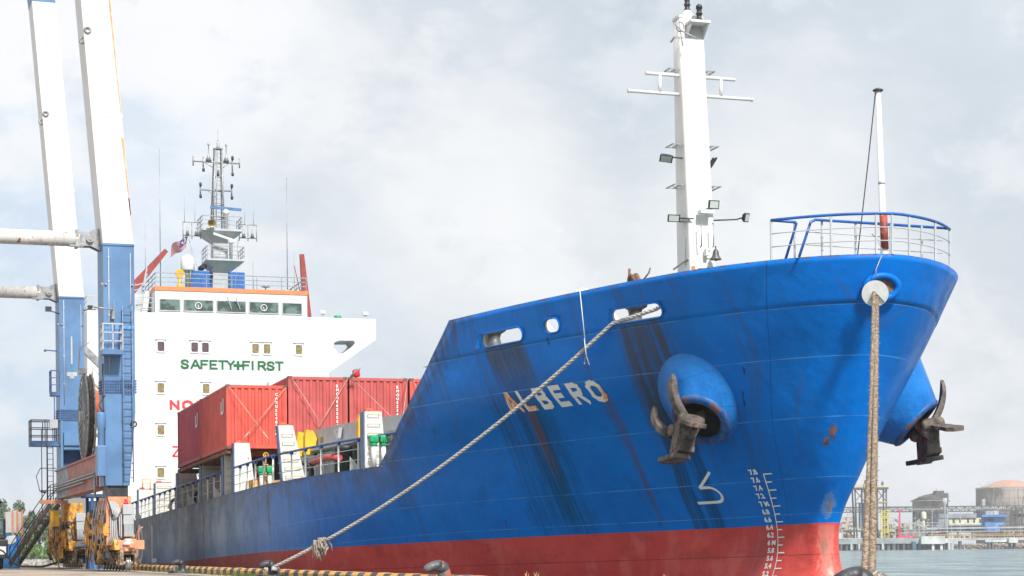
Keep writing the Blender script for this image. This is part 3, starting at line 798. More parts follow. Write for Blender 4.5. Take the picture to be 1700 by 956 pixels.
nm.build('ship_name',M['name'],ship)
# bulbous bow symbol: a 5-like stroke
bs=MB()
def stroke(mb,pts,wd,off=.012,sgn=1):
    for i in range(len(pts)-1):
        (u0,z0),(u1,z1)=pts[i],pts[i+1]; n=max(1,int(math.hypot(u1-u0,z1-z0)/.12))
        dx,dz=u1-u0,z1-z0; ll=math.hypot(dx,dz); px_,pz_=-dz/ll*wd/2,dx/ll*wd/2
        for k in range(n):
            a,b=k/n,(k+1)/n
            q=[(u0+dx*a+px_,z0+dz*a+pz_),(u0+dx*b+px_,z0+dz*b+pz_),(u0+dx*b-px_,z0+dz*b-pz_),(u0+dx*a-px_,z0+dz*a-pz_)]
            mb.add([surf(sgn,uu,zz,off)[0] for uu,zz in q],[(0,1,2,3)])
arc=[(3.05-.42*math.sin(R(a)),.86+.21*math.cos(R(a))*1.0) for a in range(0,181,15)]
stroke(bs,[(2.72,1.44),(3.36,1.06)],.065); stroke(bs,[(3.38,1.06)]+[(3.10-.27*math.sin(R(a)),.87+.19*math.cos(R(a))) for a in range(0,181,12)]+[(3.76,.68)],.07)
bs.build('bulbous_bow_mark',M['lettering'],ship)
# draught marks
TK=[1.08,1.13,1.2,1.3,1.41,1.48,1.53,1.53,1.52,1.5,1.46,1.45,1.45,1.48]
dm=MB()
def ucol(z):
    k=(1.3-z)/.2; i=min(12,max(0,int(k))); return hull_u_at(i+ (k-i))
US=[]
def hull_u_at(k):
    i=min(12,int(k)); return DU[i]+(DU[i+1]-DU[i])*(k-i)
DU=[1.08,1.15,1.22,1.31,1.39,1.46,1.51,1.525,1.52,1.50,1.465,1.45,1.46,1.50]
labs=['7.8','7.6','7.4','7.2','7 M','6.8','6.6','6.4','6.2','6 M','5.8','5.6','5.4','5.2']
for i,lb in enumerate(labs):
    z=1.3-.2*i; u=DU[i]
    stroke(dm,[(u,z-.012),(u-(.27 if i%2==0 else .20),z-.012)],.028)
    if i<13: stroke(dm,[(u,z),(DU[i+1],z-.2)],.03)
    f=hullmap(u+.42,z+.0,1.0,off=.01)
    put_text(dm,lb,.172,lambda a,b:f(a*1.2,b),.007)
dm.build('draught_marks',M['lettering'],ship)
dm=MB()
for i in range(7):
    z=1.25-.2*i; u=.22+.10*i
    for sg in (-1,):
        hh=H(u,z)
        put_text(dm,labs[i],.14,lambda a,b:surf(-1,u+a*.9,z+b,.012)[0],.008)
        stroke(dm,[(u-.1,z),(u-.16,z+.14)],.02,sgn=-1)
dm.build('draught_marks',M['lettering'],ship)
# big side lettering near the stern quarter of the visible side
sl=MB()
for (u,wd) in ((58.6,2.2),):
    stroke(sl,[(53.8,1.96),(53.8,.12)],.30); stroke(sl,[(53.9,.2),(52.3,.2)],.2)
ov=[(58.25+1.2*math.cos(R(a)),1.1+.9*math.sin(R(a))) for a in range(0,361,20)]
stroke(sl,ov,.34)
sl.build('side_lettering',paint('faded_grey_lettering',(.74,.74,.72),.6,.15,1.5),ship)
# ------------------------------------------------------------------ ship: deckhouse
def T_(f): return f
UF=81.0
dh=MB()
FRZ=16.45
outl=[(9.25,2.4),(9.25,FRZ),(-9.45,FRZ),(-9.45,15.1),(-6.25,12.85),(-6.25,2.4)]
# opening in the wing bracket
hole=[(-6.95,14.10),(-6.55,14.55),(-6.65,14.85),(-6.95,14.98),(-7.95,15.0),(-8.05,14.85),(-7.85,14.6),(-7.3,14.2)]
wins=[(4.65,14.3),(2.51,14.3),(1.82,14.3),(-1.42,14.3),(-2.17,14.3),(-4.27,14.3),(4.68,11.66),(1.8,11.66),(4.70,8.99),(4.73,6.27)]
dh.prism([(-a,b) for a,b in outl],lambda a,b:Vector((a,UF,b)),lambda a,b:Vector((a,UF+2.2,b)),[[(-a,b) for a,b in hole]])
dh.bx(-9.1,6.1,UF+2.19,95,2.4,13.6); dh.bx(-9.0,6.0,UF+2.18,93,13.6,16.4)
deckhouse=dh.build('deckhouse',M['house'],ship)
def rrect(cx,cz,a,b,r,n=4):
    pts=[]
    for sx,sz,st in((1,1,0),(-1,1,90),(-1,-1,180),(1,-1,270)):
        for i in range(n+1):
            t=R(st+90*i/n); pts.append((cx+sx*(a-r)+r*math.cos(t),cz+sz*(b-r)+r*math.sin(t)))
    return pts
for i,(h,z) in enumerate(wins):
    fr=MB(); o=rrect(-h,z,.30,.39,.12); inn=rrect(-h,z,.215,.30,.08)
    fr.prism(o,lambda a,b:Vector((a,UF-.05,b)),lambda a,b:Vector((a,UF+.01,b)),[inn])
    fr.prism(rrect(-h,z+.47,.36,.035,.03),lambda a,b:Vector((a,UF-.09,b)),lambda a,b:Vector((a,UF+.01,b)))
    fo=fr.build('window',M['white'],deckhouse)
    g=MB(); g.prism(inn,lambda a,b:Vector((a,UF-.008,b)),lambda a,b:Vector((a,UF-.02,b)))
    g.build('pane',M['glass_purple'] if i in(0,1,2) else M['glass_curtain'],fo)
# lettering on the front
tx=MB()
def front(x0,z0,off=.012): return lambda a,b:Vector((x0+a,UF-off,z0+b))
for chx,x in zip('SAFETYFIRST',(-3.34,-2.72,-2.08,-1.50,-.94,-.42,.62,1.16,1.62,2.20,2.76)):
    glyph(tx,chx,lambda a,b,l:Vector((x+a,UF-.012-l,12.90+b)),.43,.62,.135,.002)
tx.bx(-.02,.58,UF-.014,UF-.002,13.10,13.28); tx.bx(.19,.37,UF-.016,UF-.001,12.90,13.48)
tx.build('safety_lettering',M['sign_green'],deckhouse)
tx=MB()
for chx,x in (('N',-4.05),('O',-3.25)): glyph(tx,chx,lambda a,b,l:Vector((x+a,UF-.012-l,10.27+b)),.52,.64,.165,.002)
glyph(tx,'S',lambda a,b,l:Vector((-2.4+a,UF-.012-l,10.27+b)),.52,.64,.165,.002)
for pts in ([(-3.98,7.93),(-3.5,7.93)],[(-3.5,7.93),(-3.95,7.33)],[(-3.98,7.33),(-3.48,7.33)]):
    (xa,za),(xb,zb)=pts; tx.beam((xa,UF-.01,za),(xb,UF-.01,zb),.004 if 0 else .11,.004,up=(0,1,0))
tx.build('smoking_lettering',M['sign_red'],deckhouse)
# wheelhouse
wh=MB(); wh.bx(-4.98,4.86,UF+.02,UF+8,FRZ+.003,17.87)
wheel=wh.build('wheelhouse',M['house'],ship)
ob=MB(); ob.bx(-5.02,4.90,UF-.03,UF+8.05,17.873,18.13); ob.build('roof_band',M['orange'],wheel); ob=MB(); ob.bx(-4.9,4.78,UF+.1,UF+7.9,18.131,18.15); ob.build('monkey_deck',M['deck'],wheel)
for i,(a,b,pn) in enumerate([(-4.70,-3.41,0),(-3.18,-1.29,0),(-1.05,.81,0),(1.05,2.94,0),(3.22,4.49,1)]):
    cx=(a+b)/2; fr=MB(); o=rrect(cx,16.96,(b-a)/2+.05,.40,.07); inn=rrect(cx,16.96,(b-a)/2-.02,.335,.05)
    fr.prism(o,lambda x,y:Vector((x,UF-.03,y)),lambda x,y:Vector((x,UF+.03,y)),[inn])
    fo=fr.build('window',M['grey'],wheel)
    g=MB(); g.prism(inn,lambda x,y:Vector((x,UF+.012,y)),lambda x,y:Vector((x,UF-.004,y))); g.build('pane',M['glass'],fo)
    if i in(1,3):
        c=MB(); ring(c,Vector((cx,UF-.035,16.96)),Vector((0,1,0)),Vector((0,0,1)),.20,.20,.022); c.beam((cx-.03,UF-.04,17.0),(cx+.03,UF-.04,16.75),.03); c.build('clear_view_screen',M['lettering'],fo)
    if i==2:
        c=MB()
        for dx in(-.05,.5): c.beam((cx+dx-.25,UF-.25,17.55),(cx+dx+.05,UF-.06,16.8),.05)
        c.build('wiper',M['lightgrey'],fo)
# navigation deck rail
def railing(pts,h,nr,r=.022,post=1.2,mt=None,name='railing',parent=None,mb=None,pr=None):
    b=mb or MB(); pr=pr or r
    for i in range(len(pts)-1):
        p,q=Vector(pts[i]),Vector(pts[i+1]); n=max(1,round((q-p).length/post))
        for k in range(n+1):
            a=p.lerp(q,k/n); b.beam(a,a+Vector((0,0,h)),pr*2)
        for j in range(1,nr+1):
            zz=Vector((0,0,h*j/nr)); b.beam(p+zz,q+zz,r*2 if j<nr else r*2.6)
    if mb is None: return b.build(name,mt,parent)
railing([(-4.95,UF+6,18.13),(-4.95,UF,18.13),(4.8,UF,18.13),(4.8,UF+6,18.13)],.85,3,.02,1.6,M['steel'],'roof_railing',wheel)
# gear on the bridge wing and beside the wheelhouse
for x in (5.97,8.85):
    l=MB(); l.beam((x,UF+.4,FRZ),(x,UF+.4,FRZ+.25),.08); l.box((x,UF+.35,FRZ+.38),(.36,.12,.26),Matrix.Rotation(R(-15),3,'X')); 
    lo=l.build('floodlight',M['grey'],ship); g=MB(); g.box((x,UF+.275,FRZ+.385),(.28,.02,.19),Matrix.Rotation(R(-15),3,'X')); g.build('lamp_glass',M['lens'],lo)
g=MB(); g.lathe([(.25,0),(.25,.18),(.2,.22)],Matrix.Translation((7.0,UF+.5,FRZ)),16); g.build('vent_cap',M['green'],ship)
wr=MB(); railing([(-9.2,UF+.2,FRZ),(-5.1,UF+.2,FRZ)],.95,3,.02,1.2,mb=wr); railing([(-9.2,UF+.2,FRZ),(-9.2,UF+3,FRZ)],.95,3,.02,1.2,mb=wr)
wr.beam((-5.6,UF+.5,FRZ),(-5.15,UF+2,18.1),.35,.05); wr.bx(-6.0,-5.2,UF+2,UF+5,FRZ,17.9)
for k in range(5): wr.beam((-5.9,UF+.6+k*.4,FRZ+.3*k),(-5.2,UF+.6+k*.4,FRZ+.3*k),.06)
wr.build('wing_railing',M['grey'],ship)

# radar mast
rm=MB()
def col_(x0,x1,y0,y1,z0,X0,X1,Y0,Y1,z1,mi=0): rm.hexa([(x0,y0,z0),(x1,y0,z0),(x1,y1,z0),(x0,y1,z0)],[(X0,Y0,z1),(X1,Y0,z1),(X1,Y1,z1),(X0,Y1,z1)],mi)
col_(-.15,.95,87.6,88.8,18.1,-.10,.92,87.6,88.7,20.5)
col_(-.08,.92,87.62,88.7,20.5,-.04,.90,87.65,88.6,22.8)
col_(-.05,.95,87.6,88.7,20.2,-.60,1.90,86.9,89.1,20.93); rm.bx(-.62,1.92,86.88,89.12,20.93,21.05)
col_(-.05,.95,87.6,88.7,22.3,-.90,1.78,86.9,89.1,22.93); rm.bx(-.92,1.80,86.88,89.12,22.93,23.07)
rmo=rm.build('radar_mast',M['lightgrey'],ship)
la=MB()
legs=[((-.07,87.7),(.17,88.0)),((.71,87.7),(.62,88.0)),((-.07,88.6),(.17,88.3)),((.71,88.6),(.62,88.3))]
def lp(i,k): (a,b),(c,d)=legs[i]; return Vector((a+(c-a)*k,b+(d-b)*k,23.07+5.6*k))
for i in range(4): la.tube([lp(i,0),lp(i,1)],.055,8)
for k in range(19):
    t=k/18
    for i,j in((0,1),(2,3),(0,2),(1,3)): 
        if k%3==0: la.tube([lp(i,t),lp(j,t)],.028,6)
    la.tube([lp(0,t)+Vector((.12,0,0)),lp(1,t)-Vector((.12,0,0))],.016,5)
la.tube([lp(0,.0)+Vector((.2,0,0)),lp(0,1)+Vector((.15,0,0))],.035,6)
la.box((.4,88.15,28.7),(.6,.5,.06))
la.build('lattice_mast',M['steel'],rmo)
yd=MB()
for z,a,b in((27.77,-1.30,1.85),(25.87,-.83,1.30)):
    yd.tube([(a,88.1,z),(b,88.1,z)],.05,8); yd.tube([(a*.45,88.1,z),(.2,88.1,z-.45)],.03,6); yd.tube([(b*.6,88.1,z),(.6,88.1,z-.45)],.03,6)
    for x in (a,b): yd.tube([(x,88.1,z-.3),(x,88.1,z+.35)],.05,8)
yd.tube([(-.62,88.1,27.4),(-.62,88.1,28.1)],.05,8); yd.tube([(1.36,88.1,27.2),(1.36,88.1,28.1)],.05,8)
for x in(-.25,.95): yd.lathe([(.22,0),(.06,.35),(.03,.6),(.03,1.0),(.07,1.05),(.07,1.2)],Matrix.Translation((x,88.1,27.85)),8)
yd.tube([(.4,88.1,28.7),(.4,88.1,30.0)],.018,5); yd.lathe([(.12,0),(.12,.1),(.08,.12),(.1,.3),(.05,.5)],Matrix.Translation((.4,88.1,28.75)),10)
yd.build('signal_yard',M['steel'],rmo)
lt=MB()
for x,z in((1.36,28.1),(-.62,27.2),(1.36,27.0),(-.83,26.2),(-.83,25.4),(1.3,26.2),(1.3,25.4),(.35,26.9),(.35,27.1)):
    lt.lathe([(.07,-.12),(.09,-.1),(.09,.1),(.05,.14)],Matrix.Translation((x,88.0 if z!=26.9 else 87.85,z)),8)
lt.build('navigation_light',M['iron_dark'],rmo)
ra=MB(); ra.box((.75,87.3,24.52),(2.1,.14,.16),Matrix.Rotation(R(2.5),3,'Y')); ra.build('radar_scanner',paint('radar_blue',(.06,.16,.36),.5),rmo)
ra=MB(); ra.lathe([(.13,23.05),(.13,24.1),(.22,24.15),(.22,24.35),(.1,24.45)],Matrix.Translation((.75,87.3,0)),12)
ra.lathe([(.12,21.05),(.12,22.1),(.22,22.15),(.2,22.35),(.08,22.4)],Matrix.Translation((1.0,86.98,0)),12)
ra.box((.55,86.9,22.5),(1.55,.14,.14),Matrix.Rotation(R(17),3,'Y')); ra.build('radar_pedestal',M['white'],rmo)
orr=MB()
for a,b in((-2.04,-.85),(1.78,2.97)):
    orr.tube([(a,88,22.72),(b,88,22.72)],.045,8); orr.tube([(a,88,23.62),(b,88,23.62)],.03,6)
    for x in(a,b,(a+b)/2): orr.tube([(x,88,22.5),(x,88,23.62)],.03,6)
    for x in (a+.3,b-.3): orr.lathe([(.14,22.75),(.02,23.3)],Matrix.Translation((x,88,0)),8)
railing([(-.9,89,23.07),(-.9,86.95,23.07),(1.78,86.95,23.07),(1.78,89,23.07)],.85,3,.018,.8,mb=orr)
railing([(-.6,89,21.05),(-.6,86.95,21.05),(1.9,86.95,21.05),(1.9,89,21.05)],.85,3,.018,.8,mb=orr)
orr.build('platform_railing',M['steel'],rmo)
hn=MB(); mt=Matrix.Translation((-.35,86.75,23.35))@Matrix.Rotation(R(90),4,'X'); hn.lathe([(.06,-.5),(.08,-.1),(.2,.12),(.28,.2),(.26,.2),(.10,.0),(.02,-.1)],mt,20); hn.build('ship_horn',M['brass'],rmo)
# whip aerials, lockers, domes and boats' cranes on the top
an=MB()
for x,z0,z1,r in((5.12,18.1,27.0,.03),(-3.55,18.1,28.5,.03),(-4.55,18.1,23.5,.02),(2.75,18.1,21.1,.035),(-1.9,23.6,25.4,.014),(-1.2,23.6,25.0,.014),(2.2,23.6,25.2,.014),(2.8,23.6,25.1,.014),(5.6,18.1,22,.02)):
    an.tube([(x,88.2,z0),(x,88.2,(z0+z1)/2),(x,88.2,z1)],[r*1.2,r,r*.5],6)
an.tube([(1.7,88,22.6),(1.35,87,20.2),(1.0,86,18.2)],.014,5); an.tube([(-1.7,88,22.6),(-.9,87,19.2)],.012,5)
an.lathe([(.04,18.1),(.04,18.9),(.32,18.95),(.05,19.05)],Matrix.Translation((2.95,85,0)),10)
an.lathe([(.2,18.1),(.3,18.35),(.3,18.45)],Matrix.Translation((3.9,83,0)),12)
an.build('whip_aerial',M['steel'],ship)
bb=MB(); bb.bx(-1.78,-.2,87.2,89,18.1,20.25); bb.bx(.95,1.98,87.2,89,18.1,20.25); bb.build('roof_locker',M['bluebox'],ship,bevel=.03)
bb=MB(); bb.lathe([(.24,18.1),(.2,20.0),(.3,20.05)],Matrix.Translation((-2.0,86.5,0)),14); bb.bx(-2.5,-1.85,86.4,87.2,18.1,19.9); bb.build('dome_pedestal',M['grey'],ship)
bb=MB(); bb.lathe([(.40,20.05),(.46,20.15),(.46,20.7),(.40,20.95),(.25,21.1),(.02,21.15)],Matrix.Translation((-2.0,86.5,0)),24); bb.build('satellite_dome',M['white'],ship)
bb=MB(); bb.lathe([(.25,18.1),(.2,18.5),(.12,18.7),(.12,19.2)],Matrix.Translation((-3.1,83,0)),14); bb.lathe([(.2,0),(.28,.2),(.28,.42)],Matrix.Translation((-3.1,83.2,19.35))@Matrix.Rotation(R(100),4,'X'),16); bb.build('searchlight',M['yellow'],ship)
bb=MB(); bb.tube([(-.9,88,19.8),(-.9,87.8,20.5),(-.7,87.4,20.6)],.2,12); bb.tube([(-.3,86.9,19.6),(-.3,86.9,20.5)],.07,8); bb.build('exhaust_vent',M['iron_dark'],ship)
def taperbeam(mb,p,q,w0,w1,mi=0,up=(0,0,1)):
    p=Vector(p);q=Vector(q);d=(q-p).normalized();u=Vector(up);a=d.cross(u).normalized();b=a.cross(d).normalized()
    mb.hexa([p-a*w0/2-b*w0/2,p+a*w0/2-b*w0/2,p+a*w0/2+b*w0/2,p-a*w0/2+b*w0/2],[q-a*w1/2-b*w1/2,q+a*w1/2-b*w1/2,q+a*w1/2+b*w1/2,q-a*w1/2+b*w1/2],mi)
bb=MB(); taperbeam(bb,(-6.3,88,18.0),(-3.18,88,21.65),.75,.30); bb.bx(-6.9,-5.9,87.3,88.7,13.6,18.4); bb.build('derrick',M['boom_red'],ship)
bb=MB(); taperbeam(bb,(6.5,88,16.6),(6.09,88,21.75),.55,.28,up=(0,1,0)); bb.tube([(6.0,88.2,19.2),(5.6,88.2,21)],.03,6); bb.build('derrick',M['boom_red'],ship)
bb=MB()
for k in range(4): bb.beam((-6.6+k*.28,86.5,FRZ+k*.62),(-5.0,86.5,FRZ+.62*k),.05)
bb.bx(-7.3,-5.1,84.5,90,FRZ,17.3); bb.bx(-6.4,-5.1,84.8,90,17.3,18.0); railing([(-7.3,84.5,17.3),(-5.2,84.5,17.95),(-4.98,84.5,19)],.9,3,.025,.8,mb=bb); bb.build('side_house',M['grey'],ship)
# flag
fl=MB(); F0=Vector((-2.02,86.2,22.35))
nx,ny=22,14; fw,fh=1.35,.85
def fpt(a,b):
    # limp flag hanging from its hoist, blowing towards the near side
    x=-a*fw*.78; z=-b*fh-a*.62+.06*math.sin(a*9+b*2); y=.16*math.sin(a*7+b*3)
    return F0+Vector((x-.12*b,y,z))
vs=[fpt(i/nx,j/ny) for j in range(ny+1) for i in range(nx+1)]
fs=[];mi=[]
for j in range(ny):
    for i in range(nx):
        k=j*(nx+1)+i; fs.append((k,k+1,k+nx+2,k+nx+1))
        if j<8 and i<11:
            cx,cy=(i+.5-4.6),(j+.5-4.0); d1=math.hypot(cx,cy); d2=math.hypot(cx-.9,cy)
            mi.append(3 if (d1<3.0 and d2>2.5) or math.hypot(cx-2.6,cy)<1.1 else 2)
        else: mi.append(0 if j%2==0 else 1)
fl.add([SM@v for v in vs],fs); fl.mi=mi; fl.sm=[True]*len(fs)
cr=[paint('flag_red',(.26,.02,.03),.8),paint('flag_white',(.36,.33,.35),.8),paint('flag_blue',(.03,.04,.22),.8),paint('flag_yellow',(.7,.55,.05),.8)]
hp_=MB(); hp_.tube([(-1.85,86.2,18.1),(-1.85,86.2,20.9)],.03,6); hp_.tube([F0+Vector((.05,0,.3)),F0+Vector((.3,0,-1.6)),(-1.2,86.2,18.5)],.012,5); hp_.build('flag_halyard',M['steel'],ship)
fo=fl.build('ensign',cr,None,recalc=False)
tag(fo,'small red, white and blue flag with yellow crescent beside the radar mast','flag')

# ------------------------------------------------------------------ ship: bow mast
bm_=MB()
def rr2(a,b,r,n=3):
    pts=[]
    for sx,sy,st in((1,1,0),(-1,1,90),(-1,-1,180),(1,-1,270)):
        for i in range(n+1): t=R(st+90*i/n); pts.append((sx*(a-r)+r*math.cos(t),sy*(b-r)+r*math.sin(t)))
    return pts
def mast_sec(z):
    k=(z-7.6)/(15.1-7.6); uf=7.98+.72*k; ub=8.99+.24*k; hw=.42-.03*k
    return uf,ub,hw
rows=[]
for z in (5.06,7.0,9,11,13,15.12):
    uf,ub,hw=mast_sec(z); rows.append([Vector((x,(uf+ub)/2+y,z)) for x,y in rr2(hw,(ub-uf)/2,.09)])
n=len(rows[0]); vs=[v for r in rows for v in r]; fs=[]
for i in range(len(rows)-1):
    for k in range(n): fs.append((i*n+k,i*n+(k+1)%n,(i+1)*n+(k+1)%n,(i+1)*n+k))
bm_.add(vs,fs,0,True); bm_.add(rows[-1],[tuple(range(n))])
mast=bm_.build('foremast',M['mast_white'],ship)
ca=MB(); uf,ub,hw=mast_sec(15.1); ca.prism([(x*1.04,y*1.04) for x,y in rr2(hw,(ub-uf)/2,.09)],lambda a,b:Vector((a,(uf+ub)/2+b,15.12)),lambda a,b:Vector((a,(uf+ub)/2+b,15.2)))
ca.lathe([(.26,15.2),(.12,15.38),(.1,15.42)],Matrix.Translation((0,9.0,0)),16); ca.build('mast_cap',M['mast_white'],mast)
for x,y,z in((0,9.0,15.40),(.12,8.42,14.98)):
    l=MB(); l.lathe([(.10,0),(.10,.05),(.075,.07),(.075,.16),(.10,.18),(.10,.21),(.075,.23),(.075,.33),(.10,.35),(.09,.43),(.05,.47)],Matrix.Translation((x,y,z)),16); l.build('masthead_light',M['iron_dark'],mast)
pf=MB(); uf,_,_=mast_sec(14.9); pf.bx(-.22,.40,8.22,8.68,14.88,14.95); pf.add([(-.18,8.68,14.87),(-.18,8.26,14.87),(-.18,8.68,14.5),(-.15,8.68,14.87),(-.15,8.26,14.87),(-.15,8.68,14.5)],[(0,1,2),(5,4,3),(0,3,4,1),(1,4,5,2),(2,5,3,0)])
pf.add([(.34,8.68,14.87),(.34,8.26,14.87),(.34,8.68,14.5),(.37,8.68,14.87),(.37,8.26,14.87),(.37,8.68,14.5)],[(0,1,2),(5,4,3),(0,3,4,1),(1,4,5,2),(2,5,3,0)])
pf.bx(-.16,.24,7.78,8.05,9.24,9.34); pf.build('light_platform',M['mast_white'],mast)
ya=MB()
for sgn in(-1,1):
    e=2.0 if sgn<0 else 1.95
    ya.tube([(sgn*.3,8.75,12.87),(sgn*e,8.75,12.87)],.05,10); ya.tube([(sgn*.3,8.75,13.42),(sgn*(e-.55),8.75,13.42)],.05,10); ya.tube([(sgn*(e-1.0),8.75,12.87),(sgn*(e-1.0),8.75,13.42)],.05,10)
    for x in (e,e-.01): ya.lathe([(.07,-.01),(.07,.02)],Matrix.Translation((sgn*e,8.75,12.87))@Matrix.Rotation(R(90),4,'Y'),10)
ya.build('signal_yard',M['mast_white'],mast)
br=MB()
for z in (13.6,11.35,10.15):
    for sgn in(-1,1):
        uf,ub,hw=mast_sec(z); y0=uf+.15; y1=ub-.15
        for zz in (0,): 
            x0=sgn*hw; x1=sgn*(hw+.32)
            br.beam((x0,y0,z),(x1,y0,z),.03); br.beam((x0,y1,z),(x1,y1,z),.03); br.beam((x1,y0-.05,z),(x1,y1+.05,z),.03); br.beam((x0+sgn*.12,y0,z),(x0+sgn*.12,y1,z),.03); br.beam((x0,(y0+y1)/2,z),(x1,(y0+y1)/2,z),.02)
br.beam((-.42,7.95,9.0),(-.5,8.5,9.1),.06); br.beam((-.43,8.1,7.95),(-.6,8.8,7.75),.04); br.beam((-.43,8.3,8.6),(-.43,8.3,7.8),.015)
for x in(-.16,.22):
    br.tube([(x,7.86,8.95),(x,7.78,8.95),(x,7.78,8.3),(x,7.86,8.25)],.022,6)
br.tube([(-.12,7.98,14.3),(-.5,8.3,14.6),(-.6,8.6,14.9),(-.45,8.6,15.05),(-.42,8.4,14.2)],.02,6); ring(br,Vector((-.5,8.4,14.75)),Vector((0,1,0)),Vector((0,0,1)),.12,.14,.02)
br.beam((-.43,8.3,14.4),(-.72,8.3,14.4),.04); br.beam((-.72,8.3,14.4),(-.62,8.8,14.4),.04)
br.build('mast_bracket',M['steel'],mast)
def flood(p,aim,sz,parent,arm=None,nm='floodlight'):
    p=Vector(p); aim=Vector(aim).normalized(); q=Vector((0,-1,0)).rotation_difference(aim).to_matrix()
    b=MB(); b.box(p,(sz[0],.06,sz[1]),q); b.box(p-aim*.06,(sz[0]*.7,.08,sz[1]*.7),q)
    if arm: b.tube([Vector(a) for a in arm]+[p-aim*.08],.022,6)
    o=b.build(nm,M['iron_dark'],parent); g=MB(); g.box(p+aim*.034,(sz[0]*.8,.012,sz[1]*.78),q); g.build('lamp_glass',M['lens'],o)
flood((-.74,8.42,9.17),(-.25,-.9,-.28),(.36,.21),mast,[(-.3,8.0,9.1)])
flood((.30,7.92,9.52),(.1,-.95,-.2),(.34,.25),mast,[(.0,8.0,9.36),(.1,7.95,9.36)])
flood((1.52,8.3,9.27),(.45,-.8,-.3),(.21,.26),mast,[(.40,8.2,9.12),(1.2,8.3,9.2)])
flood((-.90,8.57,10.93),(-.35,-.6,-.85),(.38,.24),mast,[(-.42,8.5,10.95)])
flood((.62,8.6,10.9),(.6,-.2,-.4),(.12,.34),mast,[(.42,8.6,10.9)])
be=MB(); be.lathe([(.17,0),(.16,.03),(.10,.12),(.085,.24),(.05,.29),(.02,.32),(.02,.40)],Matrix.Translation((.24,7.68,7.88)),18); be.lathe([(.001,-.05),(.03,-.03),(.03,0.05),(.001,.05)],Matrix.Translation((.24,7.68,7.88)),8); be.build('ship_bell',M['iron'],mast)
be=MB(); be.bx(.0,.12,7.80,7.97,8.02,8.22); be.beam((.06,7.8,8.16),(.3,7.66,8.3),.03); be.build('bell_bracket',M['white'],mast)
ru=MB(); ru.tube([(-.25,7.96,7.35),(-.25,7.80,7.62),(.35,7.80,7.66),(.35,7.96,7.4)],.03,6); ru.tube([(.05,7.8,7.64),(.05,7.96,7.5)],.022,6); ru.build('rusty_hand_rail',M['rustysteel'],mast)
rp=MB(); rp.prism([(-.38,7.2),(-.38,7.72),(-.28,7.74),(-.24,7.5),(-.18,7.3),(-.16,7.2)],lambda a,b:Vector((a,mast_sec(b)[0]-.006,b)),lambda a,b:Vector((a,mast_sec(b)[0]+.01,b)))
rp.prism([(.1,7.2),(.1,7.55),(.3,7.66),(.36,7.66),(.36,7.2)],lambda a,b:Vector((a,mast_sec(b)[0]-.006,b)),lambda a,b:Vector((a,mast_sec(b)[0]+.01,b)))
rp.build('rust_stained_patch',paint('orange_rust_on_white',(.75,.66,.58),.7,.1,3,rust=1.0,rcol=(.75,.25,.06),rscale=4),mast)
# jack staff on the stem, with its stay
js=MB(); js.tube([(.0,-2.46,5.06),(.0,-2.42,6.4),(.0,-2.2,10.30)],[.085,.085,.062],14); jo=js.build('jack_staff',M['mast_white'],ship)
b=MB(); b.lathe([(.12,0),(.13,.03),(.05,.07)],Matrix.Translation((0,-2.2,10.29)),14); b.build('staff_cap',M['iron'],jo)
b=MB(); b.tube([(.0,-2.465,6.45),(.0,-2.4,7.32)],.092,14); b.build('red_lead_patch',paint('chipped_red_lead',(.30,.05,.035),.6,.3,5,rust=.5,rcol=(.55,.5,.48)),jo)
b=MB(); b.tube([(0,-2.33,8.02),(0,-2.33,8.10)],.08,14); b.build('staff_band',M['grey'],jo)
b=MB(); b.tube([(-.07,-2.2,10.25),(-.28,-2.2,8.6),(-.55,-2.3,7.0),(-.72,-2.4,6.15)],.014,6); b.build('staff_stay',M['dark'],jo)
# bow railings
M['bluerail']=paint('blue_rail_paint',(.01,.10,.38),.4,.15,3)
rb=MB(); rbw=MB()
def cp(sgn,p,z,ins=.04):
    u,h=HP(p,z); return S_(sgn,max(0,h-ins),u,z)
pA=pu(-1.75,6.2)
path=[cp(1,pA*(1-i/14),6.2) for i in range(15)]+[cp(-1,pA*(i/14),6.2) for i in range(1,15)]
top=[p+Vector((0,0,.95)) for p in path]
inr=[Vector((1.85,-2.0,7.12)),Vector((0,-2.12,7.12)),Vector((-1.72,-2.22,7.12)),Vector((-1.86,-2.25,7.05)),Vector((-2.22,-2.35,6.2))]
rb.tube(top,.035,10); rb.tube(inr,.035,10); rb.tube([top[-1],inr[0]],.03,8)
rb.tube([top[0],top[0]+Vector((.62,-.02,-.02)),top[0]+Vector((.66,-.02,-.06)),path[0]+Vector((.36,0,.0))],.035,10)
for k in(.33,.66):
    rbw.tube([p+Vector((0,0,.95*k)) for p in path],.013,6); rbw.tube([Vector((1.85,-2.0,6.2+.92*k)),Vector((-2.0,-2.28,6.2+.92*k))],.012,6)
for x in (1.2,.35,-.6,-1.5): rbw.beam((x,-2.13,5.1),(x,-2.13,7.12),.045,.03)
rbw.beam(path[0]+Vector((.62,0,-.3)),top[0]+Vector((.62,0,0)),.045,.03)
for i in (0,5,10,14,19,24,28): rbw.beam(path[i],top[i],.05,.03)
ro=rb.build('bow_railing',M['bluerail'],ship); rbw.build('stanchion',M['lightgrey'],ro)
# ------------------------------------------------------------------ ship: working deck along the near side
Z0=2.42
wp=MB()
